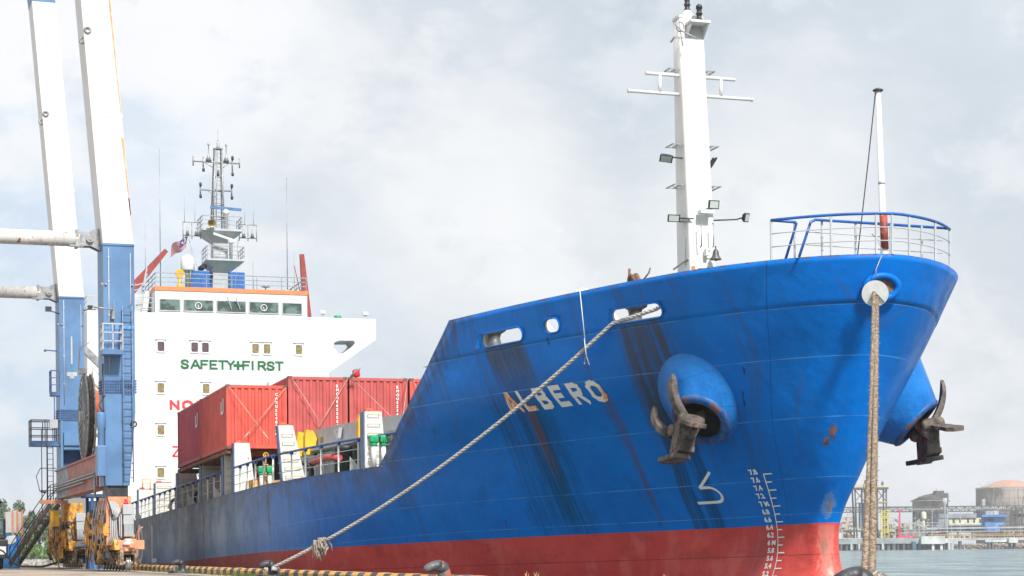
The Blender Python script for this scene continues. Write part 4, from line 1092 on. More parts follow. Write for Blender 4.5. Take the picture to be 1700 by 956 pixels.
# hatch coaming and hatch covers
def side_in(u,ins): return H(u,2.45)-ins
hc=MB()
us=[13.5,16.5,19.5,22.5,26,29.5,30.6]; zt_=[4.05,4.17,4.30,4.44,4.60,4.68,4.35]; zl_=[3.5,3.62,3.70,3.74,3.82,3.92,3.95]; hh_=[6.1,6.45,6.6,6.6,6.6,6.6,6.6]
for i in range(len(us)-1):
    for (da,za,zb,wd) in ((0,zl_,zt_,.14),(.30,[z-.06 for z in zl_],[z+.06 for z in zl_],.5),(-.35,[Z0]*7,[z-.06 for z in zl_],.1)):
        p=[L(hh_[i]+da,us[i],za[i]),L(hh_[i+1]+da,us[i+1],za[i+1]),L(hh_[i+1]+da,us[i+1],zb[i+1]),L(hh_[i]+da,us[i],zb[i])]
        hc.hexa(p,[v+Vector((wd,0,0)) for v in p])
for k in range(12):
    u=14.5+k*1.4; hc.beam(L(6.75,u,Z0),L(6.75,u+.35,3.65),.07,.16); 
    if k%2: hc.beam(L(6.75,u+.9,Z0),L(6.75,u+.4,3.65),.06,.12)
hco=hc.build('hatch_coaming',M['lightgrey'],ship,whole=True)
tn=MB(); put_text(tn,'IBI',.36,lambda a,b:L(6.47,17.6-a*1.2,3.82+b)); put_text(tn,'100',.34,lambda a,b:L(6.62,28.6-a*1.2,4.1+b)); tn.build('faded_number',M['rustysteel'],hco)
lug=MB()
for u,z in ((25.6,4.0),(15.6,3.75)):
    lug.prism([(0,.35),(.8,.40),(.62,.05),(.42,0)],lambda x,y:L(6.66,u-x,z+y),lambda x,y:L(6.78,u-x,z+y),[[(.35,.3),(.55,.3),(.5,.18)]])
lug.bx(-6.8,-6.62,21.5,22.2,3.9,4.35)
lug.build('lashing_lug',M['white'],hco)
cv=MB(); cv.bx(-6.4,6.4,33.2,79.5,Z0,4.0); cv.bx(-5.2,5.2,17,33.2,Z0,3.95); cv.build('hatch_cover',paint('dark_hatch_cover',(.10,.11,.12),.7,.2,1),ship)
# yellow lashing brackets
yb=MB()
for u,z in ((30.3,3.75),(28.9,3.72),(20.7,3.58)):
    yb.prism([(0,0),(.34,0),(.46,.60),(.32,.90),(.06,.95),(0,.7)],lambda x,y:L(7.1-x,u,z+y),lambda x,y:L(7.1-x,u+.35,z+y))
yb.build('lashing_bracket',M['yellow'],ship)
# pedestals carrying the outer containers
def pedestal(u,h,hw_t=.28,hw_b=.34,zt=4.12,ladder=True,dark=False,lean=.0,dep=.55,hh=None,out=0):
    b=MB(); o=h
    # local: box tapering, outer face at h=o
    bt=[L(o,u,Z0-.02),L(o-2*hw_b,u,Z0-.02),L(o-2*hw_b,u+dep,Z0-.02),L(o,u+dep,Z0-.02)]
    tp=[L(o+lean,u,zt),L(o+lean-2*hw_t,u,zt),L(o+lean-2*hw_t,u+dep,zt),L(o+lean,u+dep,zt)]
    b.hexa(bt,tp)
    po=b.build('container_pedestal',[M['lightgrey'] if dark else M['white_rusty']],ship)
    s=MB(); # outboard flange
    s.hexa([v+Vector((-.035,0,0)) for v in (bt[0],bt[0]+Vector((.033,0,0)),bt[3]+Vector((.033,0,0)),bt[3])],[v+Vector((-.035,0,0)) for v in (tp[0],tp[0]+Vector((.033,0,0)),tp[3]+Vector((.033,0,0)),tp[3])])
    s.build('pedestal_flange',M['ped_side'],po)
    c=MB(); c.lathe([(.16,0),(.15,.06),(.10,.12)],Matrix.Translation(L(o+lean-.2,u+.2,zt)),10); c.bx(*sorted((-(o+lean-.05),-(o+lean-2*hw_t+.05))),u+.05,u+dep-.05,zt,zt+.05); c.build('container_seat',M['seat'],po)
    if ladder:
        l=MB(); n=int((zt-Z0)/.3)
        for k in range(n):
            z=Z0+.25+k*.3; t=(z-Z0)/(zt-Z0); x0=o+lean*t-.10; x1=o+lean*t-2*(hw_b+(hw_t-hw_b)*t)+.10
            l.tube([L(x0,u-.003,z),L(x0,u-.10,z),L(x1,u-.10,z),L(x1,u-.003,z)],.013,6)
        l.build('ladder_rung',M['rungs'],po)
    return po
M['ped_side']=paint('blue_grey_flange',(.10,.15,.27),.5,.2,2,streak=.3)
M['seat']=paint('red_oxide_seat',(.45,.10,.05),.6,.2,5)
M['rungs']=paint('yellow_ladder_rungs',(.70,.45,.12),.6,.2,5,rust=.4)
pedestal(59.6,9.1,.45,.45,4.05,False)
pedestal(53.6,9.1,.42,.50,4.05,True)
pedestal(46.6,9.1,.42,.55,4.12,True,True)
pedestal(40.2,9.1,.40,.50,4.12,True,True)
pedestal(34.9,9.1,.28,.34,4.15,True)
pedestal(32.9,9.05,.30,.42,4.45,False)
pedestal(25.3,8.72,.27,.42,4.50,True,lean=.17,dep=.35)
pedestal(17.3,7.75,.28,.36,4.28,True,dep=.5,dark=False)
for u in (104.0,107.0):
    pedestal(u,H(u,2.4)-.2,.35,.35,6.9,False,True)
yr=MB()
for u,zt in ((59.6,4.05),(34.9,4.15)):
    h=8.9; yr.tube([L(h,u,zt),L(h,u,zt+.55),L(h-.4,u,zt+.55),L(h-.4,u,zt)],.03,6); yr.tube([L(h,u,zt+.3),L(h-.4,u,zt+.3)],.02,6)
yr.build('hand_hoop',M['yellow'],ship)
# side railing: navy hand rail, white flat stanchions, thin lower rails
us=[u for u in (10.9,)]+[13.0+i*1.45 for i in range(0,44)]
hr=MB(); lo=MB(); stn=MB()
peds=[59.6,53.6,46.6,40.2,34.9,32.9,25.3]
def rp_(u,z): return L(H(u,2.45)-.12,u,z)
seg=[(12.0,25.2),(25.7,32.8),(35.5,40.1),(40.8,46.5),(47.2,53.5),(54.2,59.5),(60.2,66.0),(66.5,78)]
for a,b_ in seg:
    n=max(1,round((b_-a)/1.5)); P=[a+(b_-a)*i/n for i in range(n+1)]
    hr.tube([rp_(u,Z0+1.03) for u in P],.042,8)
    for k in(.35,.70): lo.tube([rp_(u,Z0+k) for u in P],.014,5)
    for u in P[:-1] if b_<66 else P:
        p=rp_(u+.12,Z0); stn.beam(p,p+Vector((0,0,1.0)),.06,.025,up=(0,1,0)); hr.beam(p+Vector((0,0,.93)),p+Vector((0,0,1.02)),.12)
hr.tube([rp_(12.0,Z0+1.03),L(H(10.3,2.45)-.1,10.6,Z0+1.08)],.042,8)
ro=hr.build('side_railing',M['navy'],ship); lo.build('lower_rail',M['lightgrey'],ro); stn.build('stanchion',M['white'],ro)
cs=MB()
for u in (18.6,12.9,37,43.5): 
    p=rp_(u,Z0); cs.add([p,p+Vector((0,0,.5)),p+Vector((.45,.0,0)),p+Vector((0,.03,0)),p+Vector((0,.03,.5)),p+Vector((.45,.03,0))],[(0,1,2),(5,4,3),(0,3,4,1),(1,4,5,2),(2,5,3,0)])
cs.build('gusset',M['white'],ro)
# green air-pipe heads in pairs
for u,x0_ in ((27.0,8.15),(16.2,7.75),(31.3,8.3)):
    for d in(0,.32):
        x=x0_-d
        b=MB(); b.tube([L(x,u,Z0),L(x,u,Z0+.75)],.085,10); bo=b.build('air_pipe',M['white'],ship)
        g=MB(); g.box(L(x,u,Z0+.88),(.27,.27,.20)); g.lathe([(.12,-.14),(.15,-.1),(.15,.1),(.12,.13)],Matrix.Translation(L(x,u,Z0+.88)),12); g.tube([L(x,u,Z0+.66),L(x,u,Z0+.76)],.12,10); g.build('pipe_head',M['green'],bo,bevel=.02)
# black ventilators, hose, fire pipe
for u,x in ((22.2,7.15),(20.2,7.0)):
    b=MB(); b.lathe([(.42,Z0),(.42,Z0+.95),(.46,Z0+.97),(.46,Z0+1.08),(.40,Z0+1.12)],Matrix.Translation((-x,u,0)),24); b.build('ventilator_drum',M['iron_dark'],ship)
b=MB(); b.tube([L(7.6,26.3,3.02),L(7.6,25.2,3.18),L(7.55,23.4,3.22),L(7.5,21.8,3.1)],.11,12); b.build('fire_main',M['red_pipe'] if 'red_pipe' in M else paint('red_hose_wrap',(.50,.07,.07),.6,.15,4),ship)
b=MB(); c=L(8.0,25.4,Z0+.40)
for k in range(3): ring(b,c+Vector((.05*k,.08*k,0)),Vector((.35,1,0)).normalized(),Vector((0,0,1)),.30,.34,.07)
b.build('hose_coil',M['dark'],ship)
b=MB()
for u in (51,44): ring(b,L(8.5,u,Z0+.36),Vector((.3,1,0)).normalized(),Vector((0,0,1)),.30,.34,.08)
b.build('rubber_fender',M['dark'],ship)
b=MB(); b.bx(-8.4,-7.6,37.2,38.2,Z0,Z0+.95); b.bx(-8.2,-7.4,35.9,36.6,Z0,Z0+.8); b.tube([L(7.6,47.6,3.2),L(7.6,47.6,4.5)],.14,8); b.build('yellow_locker',M['yellow'],ship)
b=MB(); b.beam(L(8.2,57.2,3.2),L(8.3,57.2,4.1),.3); b.tube([L(8.2,55.8,2.6),L(8.2,55.8,3.6)],.12,8); b.tube([L(7.4,36.2,2.6),L(7.4,36.2,3.7)],.18,8); b.build('fire_box',M['red'],ship)
b=MB(); random.seed(3)
for k in range(26):
    u=34+k*.85+random.random()*.6; x=6.5+random.random()*.8; z=Z0+.2+random.random()*1.2
    if random.random()<.5: b.tube([L(x,u,Z0),L(x,u,z+.3)],.05+random.random()*.05,8)
    else: b.beam(L(x,u,z),L(x,u+1.2+random.random()*2,z+random.uniform(-.1,.2)),.08,.08)
for k in range(10):
    u=60+k*1.6; b.beam(L(7.2,u,Z0),L(7.0,u+1.2,4.1+.25*math.sin(k)),.09)
b.build('deck_piping',M['steel'],ship)
b=MB(); 
for k in range(6):
    u=48+k*3.1; b.beam(L(6.5,u,4.0),L(6.5,u+2.6,4.75),.07); b.beam(L(6.2,u+.6,4.0),L(6.2,u+2.6,4.7),.05)
b.bx(-7.5,-6.6,47.5,49.0,Z0,3.6)
b.build('lashing_gear',M['lightgrey'],ship)
b=MB(); b.bx(-8.6,-6.6,31.5,33.0,Z0,2.9)
for z in (3.0,3.45,3.9): ring(b,L(8.0,31.9,z),Vector((.3,1,0)).normalized(),Vector((0,0,1)),.09,.09,.025); b.beam(L(8.0,31.95,z-.3),L(8.0,31.95,z+.1),.05)
b.build('twistlock_rack',M['crane_yellow'],ship)
# container support beams (dark underside)
b=MB()
for u in (34.0,39.3,40.1,45.2): b.bx(-9.2,-6.3,u,u+.3,4.02,4.22)
b.bx(-9.25,-9.05,33.4,45.8,4.08,4.22)
b.build('support_beam',M['rustysteel'],ship)
# things that just show above the bulwark
b=MB(); b.lathe([(.04,5.1),(.04,6.95),(.26,7.0),(.3,7.1),(.2,7.24),(.02,7.3)],Matrix.Translation(L(3,9.95,0)),18); b.build('white_vent_dome',M['white'],ship)
b=MB(); b.lathe([(.25,-.12),(.30,-.1),(.30,-.06),(.16,-.05),(.16,.05),(.30,.06),(.30,.1),(.25,.12)],Matrix.Translation(L(2,8.4,7.22))@Matrix.Rotation(R(80),4,'Y'),16)
b.tube([L(1.8,8.4,7.25),L(1.55,8.4,7.55),L(1.5,8.4,7.7)],.025,6); b.tube([L(2.15,8.4,7.3),L(2.15,8.4,7.65)],.04,6); b.tube([L(2,8.4,5.1),L(2,8.4,7.2)],.15,10); b.build('windlass_brake',M['rustysteel'],ship)
b=MB(); b.bx(-2.2,2.2,3.2,5.0,5.06,5.5)
for x in(-1.5,0,1.5): b.lathe([(.45,-.3),(.5,-.28),(.5,-.22),(.25,-.2),(.25,.2),(.5,.22),(.5,.28),(.45,.3)],Matrix.Translation((x,4.1,5.75))@Matrix.Rotation(R(90),4,'Y'),18)
b.build('windlass',M['iron'],ship)

# ------------------------------------------------------------------ containers
def mat_box(name,c,seed):
    return paint(name,c,.5,.10,1.2,rust=.12,rcol=(.22,.06,.04),streak=.3,scol=tuple(x*.6 for x in c),seed=seed)
CM=[mat_box('red_container_paint',(.60,.085,.060),0),mat_box('crimson_container_paint',(.46,.050,.070),2),mat_box('dull_red_container_paint',(.46,.085,.080),4)]
def corr(mb,p0,p1,z0,z1,nrm,dep=.045,pitch=.278,n=None,mi=0):
    p0=Vector(p0);p1=Vector(p1);ln=(p1-p0).length;n=n or max(2,round(ln/pitch));d=(p1-p0)/n;pts=[p0.copy()]
    for i in range(n):
        b=p0+d*i
        pts+= [b+d*.18,b+d*.34-nrm*dep,b+d*.66-nrm*dep,b+d*.82]
    pts.append(p1.copy())
    vs=[Vector((p.x,p.y,z0)) for p in pts]+[Vector((p.x,p.y,z1)) for p in pts]; m=len(pts)
    mb.add(vs,[(i,i+1,m+i+1,m+i) for i in range(m-1)],mi)
def container(name,label,h0,u0,ln,ht,mat,code,logo,z0,group='red shipping containers on deck'):
    """h0: near side edge (ship half-breadth), u0: forward end"""
    W=2.438
    root=bpy.data.objects.new(name,None); col.objects.link(root); root.empty_display_size=.3
    root.location=SM@Vector((-h0,u0,z0)); SHEAR.add(root.name)
    tag(root,label,'container',group)
    b=MB(); n=Vector((0,-1,0)); e=.02
    corr(b,(.12,e,0),(W-.12,e,0),.14,ht-.10,Vector((0,-1,0)),.05,n=8); 
    corr(b,(W-.12,ln-e,0),(.12,ln-e,0),.14,ht-.10,Vector((0,1,0)),.05,n=8)
    corr(b,(e,ln-.12,0),(e,.12,0),.14,ht-.10,Vector((-1,0,0)),.04)
    corr(b,(W-e,.12,0),(W-e,ln-.12,0),.14,ht-.10,Vector((1,0,0)),.04)
    b.add([(0.05,.05,ht-.03),(W-.05,.05,ht-.03),(W-.05,ln-.05,ht-.03),(.05,ln-.05,ht-.03)],[(0,1,2,3)])
    b.add([(0.05,.05,.12),(W-.05,.05,.12),(W-.05,ln-.05,.12),(.05,ln-.05,.12)],[(3,2,1,0)])
    b.build('corrugated_wall',mat,root)
    f=MB()
    for x in(0,W-.13):
        for y in(0,ln-.13): f.bx(x,x+.13,y,y+.13,.10,ht-.1)
    for y in(.01,ln-.11): f.bx(.13,W-.13,y,y+.10,.02,.16); f.bx(.13,W-.13,y,y+.10,ht-.13,ht-.01)
    for x in(.01,W-.11): f.bx(x,x+.10,.13,ln-.13,.02,.16); f.bx(x,x+.10,.13,ln-.13,ht-.10,ht-.01)
    f.build('frame',mat,root)
    c=MB()
    for x in(-.006,W-.166):
        for y in(-.006,ln-.166):
            for z in(0,ht-.112): c.bx(x,x+.172,y,y+.172,z,z+.118)
    c.build('corner_casting',M['casting'],root)
    if code:
        t=MB()
        for i,ch in enumerate(code):
            if ch==' ': continue
            put_text(t,ch,.15,lambda a,bb:Vector((W-.48+a,-.012,ht-.42-i*.158+bb)),.006)
        t.build('container_number',M['lettering'],root)
    if logo:
        t=MB(); lg=[(0,.62),(.12,.62),(.12,.16),(.36,.16),(.36,.62),(.30,.50),(.30,.28),(.2,.1),(.48,.1),(.48,.62),(.40,.56),(.48,0),(0,.02)]
        t.bx(-.016,-.004,.62,.74,ht-1.05,ht-.50); t.bx(-.016,-.004,.74,1.05,ht-1.12,ht-1.0) ; t.bx(-.016,-.004,1.05,1.17,ht-1.12,ht-.60)
        t.build('white_emblem',M['lettering'],root)
    return root
M['casting']=paint('rusty_corner_casting',(.20,.07,.05),.6,.3,6,rust=.5)
container('shipping_container','bright red container nearest the quay with crossed rods and white emblem on its side',9.28,33.3,6.06,2.55,CM[0],'CAXU2248260',True,4.25)
container('shipping_container','dark crimson container at the far left end of the row, behind the front corner box',9.28,39.45,6.06,2.55,CM[1],None,True,4.25)
container('shipping_container','taller dull red container, second from the left among the ends facing the bow',6.78,33.3,12.19,2.93,CM[2],'BMOU5632524',False,4.25)
container('shipping_container','dull red container, third from the left among the ends facing the bow',4.26,33.3,12.19,2.93,CM[2],'BMOU5224814',False,4.25)
container('shipping_container','red container half hidden behind the slanted edge of the raised blue bow',1.72,33.3,12.19,2.93,CM[0],'BMOU5563015',False,4.25)
# lashing rods
def rod(p,q,label):
    b=MB(); p=Vector(p);q=Vector(q); b.tube([p,q],.013,6); m=q.lerp(p,.13); b.tube([q,m],.024,6); b.box(m,(.06,.06,.06))
    b.v=[tuple(SM@Vector(v)) for v in b.v]; o=b.build('lashing_rod',M['rod']); tag(o,label,'lashing rod','rods lashing the containers down')
M['rod']=paint('rod_steel',(.45,.38,.34),.5,.2,6,metal=.2)
rod(L(9.2,33.2,6.72),L(7.8,32.3,4.55),'steel rod from the top left corner of the nearest red container down to the pedestal')
rod(L(6.9,33.2,6.70),L(8.7,32.9,4.6),'steel rod from the top right corner of the nearest red container slanting down left')
rod(L(6.65,33.2,7.1),L(4.9,33.0,4.3),'steel rod falling right across the second container end')
rod(L(4.35,33.2,7.1),L(6.2,33.0,4.2),'steel rod falling left across the second container end')
rod(L(4.15,33.2,7.1),L(2.95,30.0,4.85),'steel rod falling right across the third container end')
rod(L(1.85,33.2,7.1),L(3.0,30.0,4.85),'steel rod falling left across the third container end')
rod(L(1.6,33.2,7.1),L(.4,33.0,4.4),'steel rod on the container half hidden by the bow')
b=MB(); b.tube([L(5.2,45,4.3),L(5.2,45,8.2)],.06,8); b.tube([L(4.3,32.9,7.15),L(4.0,32.6,7.5)],.05,6); b.build('stanchion_post',M['steel'],ship)
b=MB(); b.lathe([(.02,-.2),(.16,-.15),(.16,.1),(.02,.16)],Matrix.Translation(L(3.9,33.6,7.4)),12); b.build('lamp',M['red'],ship)
# ------------------------------------------------------------------ quay furniture
def mat_stripe():
    m,t,bs=newmat('striped_kerb_paint'); o=t.obj(); s=t.sep(o)
    fr=t.m('FRACT',t.mul(s[1],1/1.24)); n=t.noise(o,4,6,.65)
    k=t.m('GREATER_THAN',t.add(fr,t.mul(t.sub(n,.5),.03)),.5)
    c=t.mix(k,(.055,.055,.055),(.66,.36,.09))
    c=t.mix(t.mul(t.ss(n,.5,.7),.65),c,(.26,.23,.19)); c=t.mix(t.mul(t.ss(t.noise(o,1.2,5),.55,.7),.5),c,(.30,.27,.24))
    c=t.mix(t.mul(t.ss(t.noise(o,13,4,.6),.6,.7),.6),c,(.33,.30,.26))
    t.put(bs.inputs['Base Color'],c); bs.inputs['Roughness'].default_value=.75
    t.put(bs.inputs['Normal'],t.bump(t.noise(o,9,5),.5,.02)); return m
KM=mat_stripe()
M['kerb_grey']=paint('worn_kerb_end',(.17,.165,.16),.8,.25,4,bump=.4)
KL=['striped kerb block nearest the camera, in front of the red bow','striped kerb block between the bare hook bollard and the roped bollard','striped kerb block between the roped bollard and the bollard by the crane','striped kerb block beside the yellow crane bogies','striped kerb block farthest along behind the crane']
for i,(a,b) in enumerate([(21.9,39.7),(40.15,58.2),(58.6,76.6),(77.3,96.0),(96.4,118)]):
    k=MB(); e=.5
    prof=[(0,0),(.38,0),(.38,.20),(.33,.25),(.06,.25),(0,.17)]
    n=18; rows=[]
    for j in range(n+1):
        y=a+(b-a)*j/n; en=0.0
        rows.append([Vector((12.05+x+.008*math.sin(j*3.1+i),y,z+.008*math.sin(j*2.3)*(z>.1))) for x,z in prof])
    m=len(prof); vs=[v for r in rows for v in r]; fs=[]
    for j in range(n):
        for q in range(m): fs.append((j*m+q,j*m+(q+1)%m,(j+1)*m+(q+1)%m,(j+1)*m+q))
    k.add(vs,fs); k.add(rows[0],[tuple(range(m))]); k.add(rows[-1],[tuple(range(m))])
    k2=MB(); k2.bx(12.04,12.44,b-e,b+.02,-.01,.258)
    o=k.build('kerb_block',KM,bevel=.02); tag(o,KL[i],'kerb','striped kerb blocks on the quay edge')
    k2.build('bare_end',M['kerb_grey'],o,bevel=.03)
def bollard(t,label,sc=1.0,rz=0.0,red=False,x=11.68,dark=True):
    o=empty('bollard',(x,t,0),rz,None,label,'bollard','mooring bollards')
    b=MB(); b.prism([(.36*sc*math.cos(2*math.pi*i/20)*1.25,.32*sc*math.sin(2*math.pi*i/20)) for i in range(20)],lambda a,c:Vector((a,c,0)),lambda a,c:Vector((a*.94,c*.94,.09*sc)))
    b.build('base_plate',M['iron_dark'] if dark else M['iron'],o,bevel=.02)
    b=MB(); sm=Matrix.Identity(4)
    # curved neck rising and leaning over to a horn pointing inland
    cl=[(.10,0,.03),(.10,0,.10),(.09,0,.22),(.06,0,.33),(.0,0,.41),(-.09,0,.425),(-.18,0,.405),(-.27,0,.37),(-.32,0,.35)]
    rr=[.20,.15,.135,.135,.13,.105,.09,.075,.04]
    b.tube([Vector(c)*sc for c in cl],[r*sc for r in rr],18)
    b.build('bollard_post',M['boll_red'] if red else (M['iron_dark'] if dark else M['iron']),o)
    b=MB(); b.tube([Vector(c)*sc for c in cl[4:]],[r*sc*1.04 for r in rr[4:]],18); b.lathe([(.001,.11),(.08,.10),(.135,.04),(.15,-.04),(.13,-.10)],Matrix.Translation(Vector((.035,0,.40))*sc)@Matrix.Scale(sc,4),18)
    b.build('bollard_head',M['iron'] if not dark else M['iron_dark'],o)
    for k in range(4):
        b=MB(); a=R(45+90*k); b.lathe([(.035,0),(.035,.04)],Matrix.Translation((.42*sc*math.cos(a),.28*sc*math.sin(a),.088*sc)),6); b.build('anchor_bolt',M['iron'],o)
    return o
M['boll_red']=paint('bollard_grey_over_red',(.16,.16,.165),.5,.3,3,rust=.95,rcol=(.45,.13,.09),rscale=3.5,bump=.3)
bollard(21.3,'dark hook bollard at the bottom right with two thick ropes coming down behind it',1.02,R(-12))
bollard(39.2,'bare grey hook bollard with red patches on its post, no rope on it',1.08,R(0),True,dark=False)
bollard(56.7,'dark bollard holding the long slanting white rope',1.0,R(0))
bollard(73.2,'small dark bollard beside the crane, no rope on it',1.0,R(0))
# ropes
def ropemat(name,c,d):
    m,t,bs=newmat(name); o=t.obj(); n=t.noise(o,14,5,.7); n2=t.noise(o,60,3,.6)
    cc=t.mix(t.ss(n,.42,.60),d,c); cc=t.mix(t.mul(t.ss(n2,.45,.65),.5),cc,tuple(x*.35 for x in d)); t.put(bs.inputs['Base Color'],cc); bs.inputs['Roughness'].default_value=.9
    t.put(bs.inputs['Normal'],t.bump(n2,.8,.02)); return m
M['rope']=ropemat('pale_mooring_rope',(.58,.57,.54),(.42,.40,.37))
M['rope_brown']=ropemat('brown_weathered_rope',(.40,.32,.24),(.15,.10,.06))
M['rope_fray']=ropemat('frayed_rope',(.50,.45,.38),(.30,.25,.20))
def strand(mb,pts,r,turn=.42,ns=3,step=.06,k=.55):
    # resample the path, then wind ns strands round it
    P=[Vector(p) for p in pts]; L_=[0]
    for i in range(1,len(P)): L_.append(L_[-1]+(P[i]-P[i-1]).length)
    n=int(L_[-1]/step); Q=[]
    j=0
    for i in range(n+1):
        s=L_[-1]*i/n
        while j<len(L_)-2 and L_[j+1]<s: j+=1
        f=(s-L_[j])/max(1e-6,L_[j+1]-L_[j]); Q.append(P[j].lerp(P[j+1],f))
    a=(Q[1]-Q[0]).normalized().orthogonal().normalized(); fr=[]
    for i,q in enumerate(Q):
        t=(Q[min(i+1,n)]-Q[max(i-1,0)]).normalized(); a=(a-t*a.dot(t)).normalized(); fr.append((a.copy(),t.cross(a)))
    for s_ in range(ns):
        pts2=[]
        for i,q in enumerate(Q):
            th=2*math.pi*(L_[-1]*i/n/turn+s_/ns); aa,bb=fr[i]; pts2.append(q+(aa*math.cos(th)+bb*math.sin(th))*r*(1-k))
        mb.tube(pts2,r*k,6)
def cat(p,q,sag,n=60):
    p=Vector(p);q=Vector(q); return [p.lerp(q,i/n)-Vector((0,0,4*sag*(i/n)*(1-i/n))) for i in range(n+1)]
pf_=surf(1,2.95,5.26)[0]; r1=SM@(pf_+Vector((-.06,0,0)))
inn=[SM@L(4.0,1.2,5.62),SM@L(4.1,1.9,5.50),SM@L(4.55,2.6,5.36)]
end=Vector((11.72,56.62,.30))
mb=MB(); strand(mb,inn+cat(r1,end,.55,70),.056,.42)
strand(mb,[end+Vector((.19*math.cos(R(a)),.18*math.sin(R(a)),-.03)) for a in range(-100,230,15)],.06,.5)
ro=mb.build('mooring_rope',M['rope']); tag(ro,'long pale rope slanting from the bow opening down to the roped bollard','rope','mooring ropes')
# frayed bunch on it
tp=cat(r1,end,.55,70); fb=min(tp,key=lambda p:abs(p.y-55.05))
mb=MB(); random.seed(5)
for k in range(55):
    st=fb+Vector((0,random.uniform(-.22,.08),0))
    i=min(range(len(tp)),key=lambda j:abs(tp[j].y-st.y)); st=tp[i]+Vector((random.uniform(-.1,.1),0,random.uniform(-.05,.08)))
    ln=random.uniform(.2,.5); d=Vector((random.uniform(-.35,.35),random.uniform(-.5,.3),-1)).normalized()
    mb.tube([st,st+Vector((-.08,0,.02)),st+d*ln*.5+Vector((random.uniform(-.1,.1),0,0)),st+d*ln],[.026,.026,.02,.006],5)
mb.build('frayed_bunch',M['rope_fray'],ro)
# ropes from the bow chock
top=SM@(fc+fn*.22+Vector((-.28,-.05,-.12)))
q1=Vector((12.0,21.75,.25)); q2=Vector((12.13,21.80,.25))
fl_=[]
for k,(q,off,lab) in enumerate(((q1,Vector((0,0,0)),'left one of the two brown ropes hanging from the bow chock to the near bollard'),(q2,Vector((.07,0,-.1)),'right one of the two brown ropes hanging from the bow chock to the near bollard'))):
    mb=MB(); pts=cat(top+off,q,.55 if k==0 else .42,50)
    strand(mb,[SM@(fc-fn*.5)]+pts,.056,.40)
    o=mb.build('mooring_rope',M['rope_brown']); tag(o,lab,'rope','mooring ropes')
    mb=MB(); random.seed(11+k)
    for j in range(230):
        i=random.randrange(6,49); p=pts[i].lerp(pts[i+1],random.random()); d=Vector((random.uniform(-1,1),random.uniform(-.4,.4),random.uniform(-1,.2))).normalized(); mb.tube([p+d*.05,p+d*(.07+random.random()*.03)],[.010,.003],4)
    for j in range(60):
        p=q+Vector((random.uniform(-.16,.16),random.uniform(-.1,.1),random.uniform(-.15,.22))); d=Vector((random.uniform(-1,1),random.uniform(-.5,.5),random.uniform(-1,.4))).normalized(); mb.tube([p,p+d*.07,p+d*.13+Vector((0,0,-.05))],[.02,.015,.005],4)
    mb.build('loose_fibre',M['rope_fray'],o,whole=True)
    if k==0:
        q=Vector((11.7,21.6,.2)); 
# rat guards
def disc(name,c,ax,r,label):
    q=Vector((0,0,1)).rotation_difference(ax.normalized()).to_matrix().to_4x4()
    b=MB(); b.lathe([(.05,.0),(r,.012),(r,.024),(.05,.03)],Matrix.Translation(c)@q,36,smooth=False)
    o=b.build(name,M['disc'])
    tag(o,label,'rat guard','rat guards'); return o,q
M['disc']=paint('white_disc_metal',(.74,.75,.75),.35,.08,4,streak=.15,scol=(.4,.4,.4))
o,q=disc('rat_guard',top+Vector((.0,0,-.02))-Vector((0,0,0))+(fn*.06),Vector((-.50,-.78,-.32)),.31,'round white rat guard disc hung in front of the bow chock')
b=MB(); cpt=top+(fn*.10)
b.beam(cpt+Vector((0,-.03,-.02)),cpt+Vector((.2,-.05,-.2)),.035,.03); b.beam(cpt+Vector((0,-.03,-.02)),cpt+Vector((-.2,.02,-.22)),.05,.02); b.build('slot_clip',M['steel'],o)
b=MB(); b.tube([cpt+Vector((0,0,.28)),cpt+Vector((-.0,-.02,.55)),SM@L(.42,-3.12,6.25),SM@L(.45,-2.9,6.6),SM@L(.48,-2.7,6.75)],.011,6); b.build('hanging_line',M['steel'],o)
i=5; rc=tp[i]; dr=(tp[i+1]-tp[i]).normalized()
# edge-on disc on the slanting rope
o,q=disc('rat_guard',rc,Vector((.93,-.40,.10)),.27,'thin rat guard seen edge on, clipped round the slanting rope')
b=MB(); b.beam(rc+Vector((-.0,-.02,-.1)),rc+Vector((.10,-.05,-.42)),.05,.02); b.beam(rc+Vector((.03,0,-.1)),rc+Vector((-.02,0,-.40)),.03,.02); b.build('slot_clip',M['steel'],o)
b=MB(); b.tube([rc+Vector((0,0,.26)),SM@(surf(1,3.75,6.2)[0]+Vector((-.03,0,0)))],.012,6); b.build('hanging_line',M['disc'],o)
# weeds by the kerb
mb=MB(); random.seed(9)
for k in range(900):
    t=random.choice([random.uniform(56,66),random.uniform(60,62),random.uniform(70,80),random.uniform(50,110),random.uniform(44,52)]); x=12.0-random.random()**2*.5; h=random.uniform(.04,.16)
    p=Vector((x,t,0)); d=Vector((random.uniform(-.06,.06),random.uniform(-.06,.06),h)); s=Vector((.012,.012,0)); mb.add([p-s,p+s,p+d],[(0,1,2)])
tag(mb.build('weeds',paint('weed_green',(.10,.14,.03),.8,.4,5),recalc=False),'small tufts of grass along the foot of the striped kerb','weeds',kind='stuff')
mb=MB(); random.seed(4)
for (t,x) in ((35.2,12.2),(34.6,12.2),(28.5,12.2),(26.2,12.25)):
    for k in range(5):
        p=Vector((x+random.uniform(-.04,.04),t+random.uniform(-.05,.05),.24)); mb.tube([p,p+Vector((random.uniform(-.02,.02),0,.05)),p+Vector((random.uniform(-.04,.04),0,random.uniform(.08,.14)))],[.006,.005,.002],4)
tag(mb.build('dry_grass',paint('dry_grass_straw',(.55,.42,.22),.8,.2,5)),'few dry stalks sprouting on the kerb top under the red bow','grass',kind='stuff')

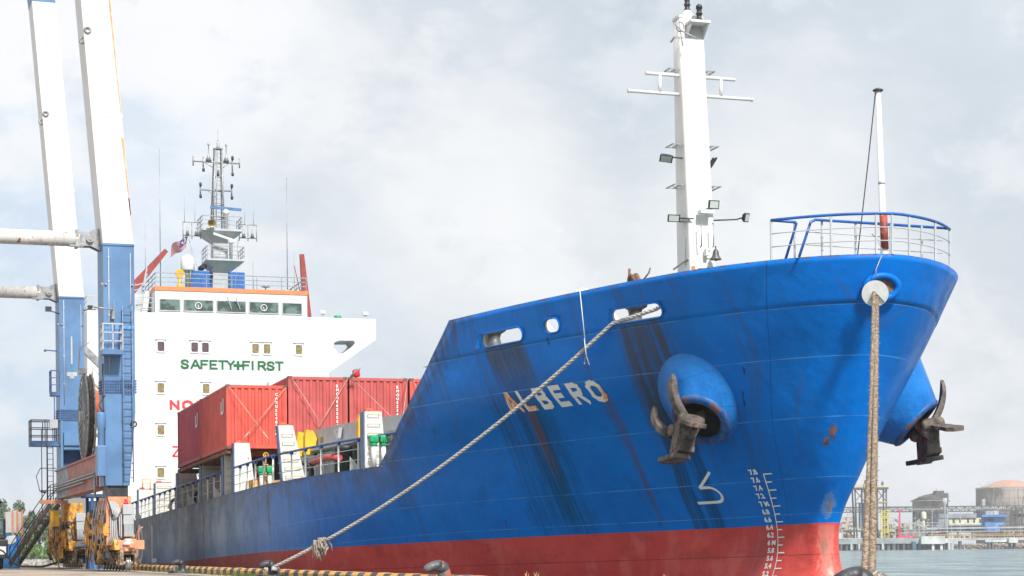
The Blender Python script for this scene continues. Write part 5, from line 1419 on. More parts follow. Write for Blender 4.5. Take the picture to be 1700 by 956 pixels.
# ------------------------------------------------------------------ harbour crane
crane=empty('harbour_crane',(10.6,91,0),0,None,'blue and white harbour crane on yellow bogies standing on the quay','crane')
CR=Matrix.Translation((-10.6,-91,0))
def CB(mb,name,mat,parent=None,**k):
    mb.v=[tuple(Vector(v)+Vector((-10.6,-91,0))) for v in mb.v]
    return mb.build(name,mat,parent or crane,**k)
def leg(t,ztop,near):
    s0,s1=(10.03,11.30) if near else (10.0,11.22); t1=t+1.9
    b=MB(); zb=3.57 if near else 5.9
    sr=11.04 if near else s1
    # vertical blue part, lower end tapered
    b.hexa([(s0+.02,t,zb),(sr,t,zb),(sr,t1,zb),(s0+.02,t1,zb)],[(s0,t,6.6 if near else 7.4),(s1,t,6.6 if near else 7.4),(s1,t1,6.6 if near else 7.4),(s0,t1,6.6 if near else 7.4)])
    b.bx(s0,s1,t,t1,6.6 if near else 7.4,13.6)
    o=CB(b,'leg',M['crane_blue'])
    b=MB(); z0=13.6; zt=28.2; dx=-.081*(zt-z0)
    b.hexa([(s0,t,z0),(s1,t,z0),(s1,t1,z0),(s0,t1,z0)],[(s0+dx,t,zt),(s1+dx-.08,t,zt),(s1+dx-.08,t1,zt),(s0+dx,t1,zt)])
    for zz in (18.8,):
        k=(zz-z0)/(zt-z0); b.bx(s0+dx*k-.01,s1+dx*k+.0,t-.012,t1,zz,zz+.14)
    CB(b,'upper_leg',M['crane_white'],o)
    b=MB(); b.hexa([(s0+dx,t,zt+.003),(s1+dx-.08,t,zt+.003),(s1+dx-.08,t1,zt+.003),(s0+dx,t1,zt+.003)],[(s0+dx-1.2,t,zt+9),(s1+dx-1.1,t,zt+9),(s1+dx-1.1,t1,zt+9),(s0+dx-1.2,t1,zt+9)])
    CB(b,'leg_top',M['crane_blue'],o)
    b=MB(); b.bx(s0-.012,s1+.012,t-.03,t-.001,13.50,13.56)
    for k in range(9): b.tube([(s0+.08+k*.138,t-.05,13.53),(s0+.08+k*.138,t-.02,13.53)],.02,6)
    CB(b,'bolted_flange',M['crane_blue'],o,whole=True)
    b=MB(); b.tube([(s0+.22,t-.03,13.4),(s0+.22,t-.03,8.2)],.022,6); b.tube([(s1-.16,t-.03,13.2),(s1-.16,t-.03,11.2),(s1-.22,t-.03,11.0)],.018,6)
    for z_ in (9.2,10.6,12.0,13.0): b.bx(s0+.17,s0+.27,t-.04,t-.002,z_,z_+.05)
    CB(b,'leg_conduit',M['grey'],o,whole=True)
    # reflector grid band
    b=MB(); zg=7.4
    for i in range(12):
        for j in range(5): 
            x=s0+.07+(s1-s0-.14)*i/11; b.bx(x-.035,x+.035,t-.06,t-.002,zg+.02+j*.115,zg+.09+j*.115)
        for j in range(5): b.bx(s0-.10,s0-.002,t,t+1.2,zg+.02+j*.115,zg+.09+j*.115); b.bx(s1+.002,s1+.06,t,t+.4,zg+.02+j*.115,zg+.09+j*.115)
    CB(b,'grid_band',M['crane_grid'],o)
    # horizontal tie pipe towards the land side with its clevis
    b=MB(); zp=13.85; tp_=t+.95
    b.tube([(9.10,tp_,zp),(-6,tp_,zp)],.31,24); b.tube([(9.16,tp_,zp),(8.98,tp_,zp)],.335,24); b.tube([(8.0,tp_,zp),(7.95,tp_,zp)],.325,24)
    CB(b,'tie_pipe',M['crane_pipe'],o)
    b=MB()
    for yy in (tp_-.28,tp_+.24):
        b.prism([(9.1,zp-.30),(9.62,zp-.30),(9.95,zp-.45),(10.02,zp-.45),(10.02,zp+.45),(9.75,zp+.40),(9.55,zp+.28),(9.1,zp+.28)],lambda a,c:Vector((a,yy,c)),lambda a,c:Vector((a,yy+.05,c)))
    b.tube([(9.58,tp_-.40,zp),(9.58,tp_+.4,zp)],.16,16); b.tube([(9.58,tp_-.44,zp),(9.58,tp_-.38,zp)],.07,10)
    b.bx(8.75,9.3,tp_-.40,tp_-.2,zp-.36,zp-.28); b.bx(9.0,9.12,tp_-.33,tp_+.33,zp-.36,zp+.36)
    CB(b,'clevis',M['steel'],o)
    # lifting eyes on the inner edge
    b=MB()
    for zz,of in ((22.0 if near else 22.3,-.02),(22.35 if near else 22.65,.18)):
        k=(zz-z0)/(zt-z0); c=Vector((s0+dx*k-.02+of,t-.03 if of>0 else t+.4,zz)); ring(b,c,Vector((0,1,0)),Vector((0,0,1)),.11,.11,.05,n=16)
    for zz in (11.9 if near else 12.2,): 
        for x in(s0-.05,s0+.1,s1-.1,s1+.05): b.tube([(x,t-.08,zz),(x,t,zz)],.045,8)
    CB(b,'lifting_eye',M['steel'],o)
    return o
M['crane_grid']=paint('navy_grid_paint',(.05,.11,.26),.6,.3,4)
nl=leg(82,28.2,True); fl2=leg(99.6,28.2,False)
# rust run on the outer edge of the near upper leg
b=MB()
for a,c,wd in ((25.5,19.0,.10),(18.0,14.8,.10),(15.5,13.7,.05)):
    f=lambda z:-.081*(z-13.6); b.hexa([(11.29+f(c)-wd*.3-.09*(c-13.6)/14.6,81.996,c),(11.295+f(c)-.09*(c-13.6)/14.6,81.996,c),(11.295+f(c)-.09*(c-13.6)/14.6,82.1,c),(11.29+f(c)-wd*.3-.09*(c-13.6)/14.6,82.1,c)],[(11.29+f(a)-wd-.09*(a-13.6)/14.6,81.996,a),(11.295+f(a)-.09*(a-13.6)/14.6,81.996,a),(11.295+f(a)-.09*(a-13.6)/14.6,82.1,a),(11.29+f(a)-wd-.09*(a-13.6)/14.6,82.1,a)])
CB(b,'rust_run',paint('orange_rust_run',(.62,.34,.18),.8,.2,3,streak=.6,scol=(.7,.62,.55)),nl)
# near-leg ladder, platform
b=MB()
for x in(10.78,11.17): b.tube([(x,81.82,3.7),(x,81.82,11.0)],.022,6)
z=3.9
while z<11: b.tube([(10.78,81.82,z),(11.17,81.82,z)],.014,6); z+=.3
for z in(4.5,6.3,8.1,10.4): 
    for x in(10.78,11.17): b.tube([(x,81.82,z),(x,82.0,z)],.035,6)
CB(b,'ladder',M['crane_ladder'] if 'crane_ladder' in M else paint('blue_grey_ladder',(.16,.24,.38),.5,.2,4),nl)
b=MB(); b.bx(9.88,10.72,81.15,82,8.92,9.12); CB(b,'platform',M['crane_blue'],nl)
b=MB(); railing([(9.9,82,9.12),(9.9,81.18,9.12),(10.7,81.18,9.12),(10.7,82,9.12)],1.05,3,.02,.4,mb=b); CB(b,'platform_rail',M['lightgrey'],nl)
b=MB(); b.tube([(10.35,82,10.78),(10.35,81.4,10.78),(9.55,81.4,10.86)],.035,8); b.lathe([(.10,0),(.06,.08)],Matrix.Translation((9.55,81.4,10.74)),10); b.bx(10.33,10.47,81.9,82,10.45,10.85); b.tube([(10.45,81.95,10.0),(10.45,81.95,11.2)],.02,6); CB(b,'lamp_arm',M['steel'],nl)
b=MB(); b.box((9.45,99.3,12.9),(.3,.12,.25)); b.tube([(10.0,99.5,12.7),(9.5,99.4,12.85)],.03,6); b.tube([(11.2,99.5,12.9),(11.5,99.5,13.0)],.03,6); b.box((11.5,99.4,13.05),(.25,.12,.22)); CB(b,'floodlight',M['iron_dark'],fl2)
# marks: cable tray and patch on the far leg
b=MB(); b.bx(10.55,10.63,99.56,99.6,10.2,11.6); b.bx(10.35,10.85,99.585,99.6,9.62,9.82); b.bx(10.5,10.7,99.585,99.6,9.5,9.62); CB(b,'cable_tray',M['grey'],fl2)
b=MB(); b.bx(10.0,11.3,81.985,82,10.05,10.2); CB(b,'weld_band',M['weld'] if 'weld' in M else paint('bright_blue_band',(.10,.35,.75),.5,.3,5),nl)
# lower part of the far leg
b=MB(); b.bx(10.0,10.12,99.4,101.5,3.3,7.4); b.bx(10.12,11.14,99.9,101.5,6.8,7.4); b.bx(10.16,11.10,99.35,101.5,6.15,6.82); b.bx(10.15,11.15,99.45,101.6,5.95,6.14)
b.bx(11.05,11.15,99.5,101.5,4.9,5.95); CB(b,'leg_foot',M['crane_blue'],fl2)
b=MB(); b.bx(10.14,11.04,100.2,101.5,3.6,5.94); CB(b,'painted_recess_shade',M['crane_blue_dark'],fl2)  # shade of the recess put in as a dark blue block
# near leg controls left of the face
b=MB(); b.bx(9.70,10.05,81.7,82.5,3.95,5.2); b.lathe([(.16,5.2),(.16,5.9),(.19,5.95),(.19,6.55),(.12,6.6)],Matrix.Translation((9.9,82.0,0)),14); CB(b,'switch_cabinet',M['crane_blue'],nl,bevel=.02)
b=MB(); b.tube([(9.98,82.0,8.6),(9.95,81.9,7.2),(10.02,81.9,6.2),(9.98,81.9,3.9),(10.1,81.9,3.0),(10.3,81.8,2.3)],.03,6); b.tube([(10.06,82,7.3),(9.8,82,6.9),(10.05,81.95,6.4)],.03,6)
ring(b,Vector((11.22,81.95,6.12)),Vector((0,1,0)),Vector((0,0,1)),.11,.11,.035); CB(b,'cable',M['iron_dark'],nl)
b=MB(); b.bx(10.14,10.98,82.1,83.8,3.1,3.565); CB(b,'slew_neck',M['iron_dark'],nl)
# sill beam with its conduits
b=MB(); b.bx(9.95,10.05,84.0,95.6,3.6,4.9); b.bx(9.86,10.5,84.0,95.6,4.9,4.98); b.bx(9.86,10.5,84.0,95.6,3.5,3.6); b.bx(9.87,9.95,83.9,95.6,4.20,4.28)
sbm=CB(b,'sill_beam',M['beam_red'])
b=MB(); b.bx(9.95,10.05,95.62,101.2,3.6,4.9); b.bx(9.86,10.5,95.62,101.2,4.9,4.98); b.bx(9.86,10.5,95.62,101.2,3.5,3.6); CB(b,'end_section',M['beam_pale'],sbm)
b=MB()
for dz,yy in((4.06,83.6),(4.18,83.6),(3.92,88)): b.tube([(9.82,yy,dz),(9.82,101.6,dz-.02)],.045,8)
b.tube([(9.8,83.6,4.0),(9.8,83.6,3.1)],.05,8); CB(b,'conduit',M['steel'],sbm)
b=MB(); taperbeam(b,(10.5,101.75,12.15),(13.2,101.75,9.5),.34,.34,up=(0,1,0)); CB(b,'diagonal_brace',M['steel'])
# cable reel
b=MB(); c=Vector((10.35,91,7.0))
for dx in(-.16,.16): ring(b,c+Vector((dx,0,0)),Vector((1,0,0)),Vector((0,0,1)),1.95,1.95,.045,n=48,seg=6)
for k in range(28):
    a=2*math.pi*k/28
    for dx in(-.16,.16): b.beam(c+Vector((dx*.6,.35*math.cos(a),.35*math.sin(a))),c+Vector((dx,1.95*math.cos(a),1.95*math.sin(a))),.05,.05)
b.tube([c-Vector((.35,0,0)),c+Vector((.35,0,0))],.28,14); b.beam(c,(10.6,91,4.9),.4,.4); reel=CB(b,'cable_reel',M['steel'])
b=MB(); b.lathe([(.8,-.12),(1.86,-.12),(1.86,.12),(.8,.12)],Matrix.Translation(c)@Matrix.Rotation(R(90),4,'Y'),48); CB(b,'wound_cable',paint('dusty_black_cable',(.10,.09,.075),.8,.5,9,bump=.5),reel)
b=MB(); b.box((10.1,90.5,9.05),(.35,.5,.25)); b.beam((9.9,90.4,9.1),(9.95,90.2,10.0),.05); b.beam((9.95,90.2,10.0),(10.4,90.2,10.35),.05); CB(b,'cable_guide',M['grey'],reel)
# access platforms
b=MB(); b.bx(8.55,9.95,99.3,100.6,6.12,6.24); b.bx(8.52,9.9,99.25,99.3,6.10,6.36); pl_=CB(b,'access_platform',M['crane_grid'])
b=MB(); railing([(9.9,99.3,6.24),(8.57,99.3,6.24),(8.57,100.6,6.24),(9.9,100.6,6.24)],1.15,3,.022,.6,mb=b)
for x in(9.05,9.3): b.tube([(x,99.2,6.9),(x,99.2,3.5)],.022,6)
for x in(9.35,9.62): b.tube([(x,99.4,7.3),(x,99.4,3.2)],.022,6)
z=3.5
while z<6.2: b.tube([(9.35,99.4,z),(9.62,99.4,z)],.014,5); z+=.28
for z in(3.9,5.0): b.tube([(8.98,99.2,z),(9.75,99.2,z)],.02,5)
b.tube([(8.98,99.2,5.0),(8.78,99.2,4.6),(8.95,99.2,3.85)],.02,5); b.tube([(8.98,99.2,3.85),(9.25,99.2,3.8)],.05,6)
CB(b,'caged_ladder',M['iron_dark'],pl_)
b=MB(); b.bx(9.45,9.85,99.2,99.6,7.0,7.42); CB(b,'junction_box',M['lightgrey'],pl_)
b=MB(); b.bx(9.55,9.98,99.3,100.2,8.62,8.80); railing([(9.97,99.3,8.8),(9.56,99.3,8.8),(9.56,100.2,8.8)],1.05,3,.02,.5,mb=b); b.tube([(9.7,99.3,8.6),(9.7,99.3,6.2)],.03,6); b.tube([(9.9,99.6,10.85),(9.25,99.6,10.9)],.03,6); b.lathe([(.07,0),(.05,.08)],Matrix.Translation((9.3,99.6,10.82)),8); CB(b,'small_platform',M['crane_grid'])
b=MB(); b.bx(8.95,10.3,99.0,99.3,3.24,3.42); CB(b,'orange_crossbar',M['crane_orange'])
# staircase
foot=Vector((7.75,102.9,.22)); tops=Vector((9.55,100.2,3.25)); dv=tops-foot; hd=Vector((dv.x,dv.y,0)).normalized(); wv=Vector((-hd.y,hd.x,0))*-1; wv=Vector((.72,.62,0)).normalized()*.62
b=MB()
for s_ in(0,1): b.beam(foot+wv*s_,tops+wv*s_,.06,.24)
st=CB(b,'staircase',M['stairs_brown'] if 'stairs_brown' in M else paint('rusty_stair_stringer',(.12,.085,.07),.7,.3,3,rust=.5,rcol=(.3,.12,.05)))
b=MB()
for k in range(1,15):
    c_=foot+dv*(k/15); u_=wv.normalized(); b.hexa([c_+u_*.03,c_+u_*.59,c_+u_*.59+hd*.22,c_+u_*.03+hd*.22],[c_+u_*.03+Vector((0,0,.03)),c_+u_*.59+Vector((0,0,.03)),c_+u_*.59+hd*.22+Vector((0,0,.03)),c_+u_*.03+hd*.22+Vector((0,0,.03))])
CB(b,'tread',paint('grey_green_tread',(.20,.25,.23),.6,.2,4),st)
b=MB()
for s_ in(0,1):
    for hgt in(.5,.95): 
        b.tube([foot+wv*s_+Vector((0,0,hgt*.8)),foot+wv*s_+dv*.05+Vector((0,0,hgt)),tops+wv*s_+Vector((0,0,hgt)),tops+wv*s_+hd*.5+Vector((0,0,hgt+.05))],.022,6)
    for k in range(6): p=foot+wv*s_+dv*(k/5); b.tube([p,p+Vector((0,0,.95))],.02,6)
CB(b,'handrail',M['iron_dark'],st)
# bogies
def bogie(t0,near):
    s0,s1=10.2,11.1; random.seed(21 if near else 22)
    H_=M['crane_orange'] if near else M['crane_yellow']
    b=MB()
    if near:
        b.prism([(82.25,3.12),(85.6,3.12),(86.6,1.9),(87.5,1.1),(82.4,1.1)],lambda a,c:Vector((s0,a,c)),lambda a,c:Vector((s1-.1,a,c)))
        b.prism([(82.05,3.1),(82.25,3.15),(82.3,1.1),(82.1,1.1)],lambda a,c:Vector((s0-.12,a,c)),lambda a,c:Vector((s1,a,c)))
    else:
        b.bx(10.17,11.10,99.75,101.5,2.35,3.28); b.bx(10.17,10.62,99.85,104,1.75,2.34); b.hexa([(10.2,99.9,1.0),(11.0,99.9,1.0),(11.0,105,1.0),(10.2,105,1.0)],[(10.2,99.9,2.4),(11.0,99.9,2.4),(11.0,103,2.4),(10.2,103,2.4)])
    o=CB(b,'bogie',H_)
    t=t0
    # drive: motor on end, gearbox, fan cowl
    b=MB(); b.bx(10.70,11.16,t-.42,t-.05,2.36,2.78); b.bx(10.72,11.14,t-.40,t-.03,1.95,2.33)
    for k in range(7): b.bx(10.74+k*.06,10.765+k*.06,t-.44,t-.39,1.45,1.95)
    b.bx(10.76,11.10,t-.39,t-.04,1.45,1.95); b.lathe([(.14,1.38),(.22,1.30),(.22,1.22),(.28,1.18),(.28,1.10)],Matrix.Translation((10.93,t-.22,0)),14)
    CB(b,'drive_motor',M['lightgrey'],o,bevel=.015)
    b=MB(); 
    if near:
        b.bx(10.48,11.58,t-.30,t+.25,.92,1.30); b.lathe([(.17,0),(.17,.12),(.10,.13),(.10,.28)],Matrix.Translation((11.02,t-.28,1.08))@Matrix.Rotation(R(90),4,'X'),14); b.bx(10.75,11.25,t-.36,t-.29,.84,1.36)
        b.tube([(11.38,t-.1,1.3),(11.38,t-.1,1.75),(11.55,t-.1,1.85)],.03,6); CB(b,'buffer_arm',M['crane_orange'],o,bevel=.02)
        b=MB(); b.lathe([(.09,2.78),(.09,2.86),(.06,2.88),(.06,3.0)],Matrix.Translation((10.85,t-.2,0)),10); CB(b,'warning_lamp',M['red'],o)
    else:
        b.bx(10.45,11.25,t-.25,t+.25,1.02,1.38); b.bx(10.5,11.2,t-.3,t-.2,.72,.82); CB(b,'buffer_arm',M['crane_yellow'],o,bevel=.02)
        b=MB(); b.bx(9.50,9.88,t-.2,t+.5,2.12,2.92); CB(b,'yellow_box',M['yellow'],o)
    # wheel trucks along the rail
    for k in range(8):
        tw=t+.0+k*1.05
        w_=MB(); mt=Matrix.Translation((10.93,tw,.335))@Matrix.Rotation(R(90),4,'Y'); w_.lathe([(.10,-.10),(.31,-.09),(.31,-.05),(.27,-.04),(.27,.04),(.31,.05),(.31,.09),(.10,.10)],mt,24)
        CB(w_,'wheel',M['wheel'] if 'wheel' in M else M['iron'],o)
        f_=MB(); f_.bx(10.55,10.72,tw-.42,tw+.42,.28,.95); f_.bx(11.14,11.32,tw-.42,tw+.42,.28,.95); f_.bx(10.55,11.32,tw-.3,tw+.3,.70,.98); f_.tube([(10.45,tw,.35),(11.42,tw,.35)],.10,10)
        for dz in (.45,.62,.80): f_.lathe([(.05,0),(.05,.05)],Matrix.Translation((10.55,tw-.25,dz))@Matrix.Rotation(R(-90),4,'Y'),6)
        CB(f_,'truck_frame',M['truck'],o,bevel=.02)
        if k%2==0:
            e=MB(); e.prism([(tw-.5,.9),(tw+1.5,.9),(tw+1.1,1.35),(tw+.75,1.75),(tw+.3,1.75),(tw-.1,1.35)],lambda a,c:Vector((10.35,a,c)),lambda a,c:Vector((10.52,a,c))); e.tube([(10.22,tw+.5,1.45),(11.3,tw+.5,1.45)],.12,12); e.tube([(10.26,tw+.5,1.45),(10.33,tw+.5,1.45)],.2,12)
            CB(e,'equaliser_beam',M['crane_yellow'],o)
        if k%4==1:
            e=MB(); e.prism([(tw-1.0,1.6),(tw+3.2,1.6),(tw+1.6,2.6),(tw+.8,2.6)],lambda a,c:Vector((10.08,a,c)),lambda a,c:Vector((10.2,a,c))); CB(e,'main_equaliser',M['crane_yellow'],o)
    # conduits and clutter
    b=MB(); top_=3.1 if near else 2.3
    for k in range(7):
        x=10.12+k*.07 if near else 10.2+k*.05; y=t-.05-.02*k
        b.tube([(x,y+.2,top_-.05*k),(x+.12,y,top_-.5-.05*k),(x+.12,y,1.5),(x+.02,y,1.2-.03*k)],.028,6)
    for k in range(5): b.tube([(10.15,t+.3+k,3.0 if near else 2.2),(10.05,t+.8+k,2.2),(10.1,t+1+k,1.2),(10.3,t+1.1+k,.8)],.035,6)
    CB(b,'conduit',M['lightgrey'] if near else M['truck'],o)
    b=MB(); b.tube([(11.16,t-.2,2.2),(11.30,t-.2,1.8),(11.22,t-.2,1.4),(11.1,t-.2,1.3)],.025,6); b.tube([(10.7,t-.2,2.6),(10.5,t-.2,2.2),(10.55,t-.2,1.5),(10.7,t-.2,1.25)],.025,6)
    for x in (10.38,11.36): b.lathe([(.12,-.03),(.13,0),(.12,.03)],Matrix.Translation((x,t-.1,2.26))@Matrix.Rotation(R(80),4,'X'),14)
    for k in range(46): 
        y=t+random.random()*7.5; z=random.uniform(.5,2.6 if near else 2.2); b.box((10.06+random.random()*.12,y,z),(random.uniform(.06,.2),random.uniform(.08,.3),random.uniform(.08,.35)))
    CB(b,'brake_gear',M['iron_dark'],o)
    b=MB()
    for k in range(34): 
        y=t+random.random()*7.5; z=random.uniform(.6,2.5 if near else 2.1); b.box((10.02+random.random()*.14,y,z),(random.uniform(.05,.2),random.uniform(.08,.35),random.uniform(.1,.5)))
        if k%4==0: b.tube([(10.03,y,z),(10.0,y+.3,z-.5),(10.1,y+.4,z-.8)],.03,6)
    CB(b,'bracket',M['crane_yellow'],o)
    return o
M['wheel']=paint('polished_wheel_steel',(.35,.35,.36),.3,.2,3,metal=.7)
M['truck']=paint('oily_truck_frame',(.30,.22,.14),.65,.5,5,rust=.8,rcol=(.12,.06,.035),bump=.5)
bogie(82,True); bogie(99.6,False)
b=MB(); b.bx(10.9,11.0,-20,120,.003,.012); b.bx(10.7,10.76,-20,120,.003,.010)
tag(b.build('crane_rail',M['steel']),'worn steel crane rail let into the quay','rail',kind='structure')
# navy frame between the legs
b=MB()
for x,y in((11.0,95),(11.5,95),(11.0,97),(11.5,97)): b.beam((x,y,0),(x,y,3.5),.14)
b.beam((11.0,95,1.9),(11.5,95,3.4),.08); b.beam((11.5,95,1.9),(11.0,95,3.4),.08); b.bx(10.8,11.6,94.9,97.1,1.7,1.85); b.bx(10.7,11.6,94.9,97.1,3.45,3.6)
CB(b,'cable_tower',M['crane_blue_dark'])
b=MB(); b.bx(11.0,11.5,96,98,.0,1.2); b.bx(11.05,11.45,96,97,2.2,3.3); CB(b,'blue_cabinet',M['crane_blue'])

# small machine and hopper left of the staircase
t=empty('loading_machine',(6.98,101.5,0),0,None,'dark wheeled loading machine with a boom, cut off at the left edge','machine')
b=MB(); b.bx(-2.2,.55,-.5,3.5,.55,1.5); b.build('body',M['iron_dark'],t,bevel=.05)
b=MB(); b.bx(-1.2,.45,-.4,1.6,1.5,2.6); b.build('cab',M['iron_dark'],t,bevel=.08)
b=MB(); b.bx(-1.0,.3,-.42,-.40,1.75,2.45); b.bx(.45,.47,-.2,1.4,1.75,2.45); b.build('cab_window',M['glass'],t)
b=MB(); b.beam((-.4,.6,2.6),(.15,.2,3.5),.3); b.beam((.15,.2,3.5),(-.9,.2,4.1),.2); b.tube([(.1,0,2.6),(.25,-.3,2.2),(.3,-.3,1.5)],.06,8); b.build('boom',M['dark'],t)
b=MB(); b.bx(.1,.45,-.53,-.5,.75,1.15); b.build('warning_plate',M['lettering'],t)
for x in(.2,-1.8):
    for y in(.4,2.6):
        b=MB(); b.lathe([(.2,-.15),(.5,-.15),(.55,-.08),(.55,.08),(.5,.15),(.2,.15)],Matrix.Translation((x,y,.55))@Matrix.Rotation(R(90),4,'Y'),20); b.build('tyre',M['dark'],t)
t=empty('hopper',(8.2,107,0),0,None,'blue and white hopper with orange ribs behind the rusty staircase','hopper')
b=MB(); b.hexa([(-.55,-.6,0),(.35,-.6,0),(.35,.6,0),(-.55,.6,0)],[(-.62,-.6,1.9),(.4,-.6,1.7),(.4,.6,1.7),(-.62,.6,1.9)]); b.build('body',paint('bright_blue_paint',(.04,.22,.58),.5,.2,2,rust=.15),t)
b=MB(); b.bx(-.35,.5,-.3,.6,1.9,3.0); b.build('chute',M['white_rusty'],t)
b=MB()
for x in(-.05,.2,.45): b.bx(x,x+.10,-.36,-.30,1.2,3.1)
b.build('rib',M['crane_orange'],t)
b=MB(); b.prism([(-.5,0),(-.3,.35),(.1,.42),(.15,.1),(-.1,-.08)],lambda x,z:Vector((x,-.62,1.35+z)),lambda x,z:Vector((x,-.60,1.35+z))); b.build('faded_patch',M['lettering'],t)
b=MB(); b.tube([Vector(p) for p in ((6.6,101.0,1.25),(7.3,101,.9),(7.75,101,.35),(8.2,100.9,.14),(9.2,100.9,.12),(9.9,100.9,.3))],.055,8)
tag(b.build('hose',M['dark']),'black hose drooping from the dark machine past the stair foot','hose')
# ------------------------------------------------------------------ lifeboat on the near side of the deckhouse
b=MB(); b.lathe([(.02,-2.4),(.5,-2.1),(.8,-1.3),(.9,0),(.8,1.3),(.5,2.1),(.02,2.4)],SM@Matrix.Translation(L(9.75,76,9.9))@Matrix.Scale(1.25,4,(0,0,1))@Matrix.Rotation(R(90),4,'X'),20)
o=b.build('lifeboat',M['bright_red_orange']); tag(o,'orange lifeboat hanging beside the white deckhouse behind the cable reel','lifeboat')
b=MB()
for u in (74.3,77.8): b.tube([L(8.9,u,11.2),L(9.75,u,12.2),L(9.75,u,11.3)],.10,8); b.tube([L(8.9,u,8.3),L(9.75,u,8.6)],.12,8)
b.build('boat_davit',M['white'],ship)

# ------------------------------------------------------------------ far side of the harbour
class Far:
    """an object group standing at a bearing and distance, drawn in metres in its own frame"""
    def __init__(s,name,px,dist,label=None,cat=None,group=None):
        s.px=px;s.k=dist/3250; s.h=921-.0089*(px+250); p=bearing(px,dist); s.root=empty(name,(p.x,p.y,0),-YAW,None,label,cat,group)
    def X(s,px): return (px-s.px)*s.k
    def Z(s,py): return (s.h-py)*s.k+.8
    def box(s,mb,x0,x1,y0,y1,d0=0,d1=6,mi=0): mb.bx(s.X(x0),s.X(x1),d0,d1,s.Z(y1),s.Z(y0),mi)
    def bar(s,mb,x0,y0,x1,y1,w=.35,d=0,d1=None): mb.beam((s.X(x0),d,s.Z(y0)),(s.X(x1),d if d1 is None else d1,s.Z(y1)),w,w)
    def build(s,mb,name,mat,parent=None): return mb.build(name,mat,parent or s.root)
FM={}
def fm(n,c,**k): FM[n]=paint('far_'+n,c,.8,k.get('var',.2),k.get('vs',.15),streak=k.get('streak',.0),scol=k.get('scol',(.1,.09,.08)),rust=k.get('rust',0),rscale=.3); return FM[n]
fm('steel',(.085,.08,.078)); fm('conc',(.28,.32,.33),streak=.0,rust=.0); fm('pile',(.10,.11,.12)); fm('white',(.50,.53,.52)); fm('cream',(.60,.58,.42)); fm('yellow',(.55,.45,.06)); fm('red',(.62,.03,.09)); fm('blue',(.07,.20,.50)); fm('bluelight',(.16,.33,.66)); fm('roofgrey',(.25,.27,.30)); fm('pipe',(.38,.40,.42)); fm('orange',(.40,.25,.09)); fm('window',(.05,.05,.06)); fm('darkblue',(.06,.10,.15))
def tankmat():
    m,t,bs=newmat('stained_tank_concrete'); o=t.obj(); s=t.sep(o)
    n=t.noise(t.scale(o,(.25,.25,.06)),1.1,7,.7); n2=t.noise(o,.12,5,.6)
    c=t.mix(t.ss(n2,.35,.65),(.30,.25,.23),(.42,.36,.33)); c=t.mix(t.mul(t.ss(n,.52,.60),.75),c,(.08,.075,.07))
    l=t.m('LESS_THAN',t.m('FRACT',t.mul(s[2],.19)),.08); c=t.mix(t.mul(l,.5),c,(.10,.09,.09))
    ang=t.m('ARCTAN2',s[0],s[1]); v=t.m('LESS_THAN',t.m('FRACT',t.mul(ang,6.5)),.10); c=t.mix(t.mul(v,.4),c,(.12,.11,.10))
    t.put(bs.inputs['Base Color'],c); bs.inputs['Roughness'].default_value=.9; return m
FM['tank']=tankmat()
FM['dome']=paint('salmon_dome',(.44,.26,.19),.8,.12,.1,rust=.25,rcol=(.3,.14,.08),rscale=.4)
# jetty
F=Far('loading_jetty',1490,1120,'long pale concrete jetty on piles across the water with a white end block','jetty')
b=MB(); F.box(b,1393,1566,893.5,902.5,0,16); F.build(b,'deck_slab',FM['conc'])
b=MB(); F.box(b,1528,1567,890.5,903.5,-3,14); F.box(b,1564,1588,895,902,-1,10); F.build(b,'end_block',FM['white'])
b=MB()
random.seed(2)
for i in range(22):
    x=1396+i*8.6
    if x>1582: break
    F.box(b,x,x+random.choice([2.2,3.5,5.0]),902,914.5,random.uniform(0,1),14)
F.build(b,'pile',FM['pile'])
b=MB(); 
for x in (1546,1560,1573,1578): F.box(b,x,x+4,902,913,-2,4)
for x in (1412,1425,1464): F.box(b,x,x+3,902,912,-.4,2)
F.build(b,'concrete_pile',FM['white'])
b=MB(); F.box(b,1513,1519,899,914,-4,0); F.box(b,1592,1596,899,911,-1,2); F.build(b,'fender_dolphin',FM['darkblue'])
# loading tower
F=Far('loading_tower',1446,1150,'tall dark steel loading tower on the jetty with a flat top deck','tower')
b=MB()
for x in(1420,1436,1457,1472):
    for d in(0,9): F.bar(b,x+(3 if x==1420 else 0),893,x,811,.8,d)
for x0,x1 in((1420,1436),(1436,1457),(1457,1472)):
    F.bar(b,x0,833,x1,813,.45); F.bar(b,x0,813,x1,833,.45); F.bar(b,x0,835,x1,835,.5)
F.box(b,1416,1475,809,812.5,-2,11); F.box(b,1405,1446,880,882.5,-2,11); F.bar(b,1408,882,1420,893,.6)
for x in (1406,1413,1430,1440): F.bar(b,x,882,x,893,.6)
F.build(b,'steel_frame',FM['steel'])
b=MB()
for i in range(11): F.bar(b,1420+i*2.2,878,1420.5+i*2.2,834,.38,1+i%3*2)
F.build(b,'riser_pipe',FM['darkblue'])
b=MB(); F.box(b,1417,1474,806,807,-2,-1.6); F.box(b,1436,1442,803,809,2,5); F.box(b,1404,1445,876,877,-2,-1.7)
for x in range(1417,1475,5): F.bar(b,x,806,x,810,.2,-2)
F.box(b,1462,1475,833,834.5,-1,3)
F.build(b,'yellow_guard',FM['yellow'])
b=MB(); F.box(b,1437.5,1440,797,803,2,4); F.box(b,1466,1469,800,806,2,4); F.bar(b,1467.5,800,1467.5,796,.2,3); F.build(b,'top_fitting',FM['steel'])
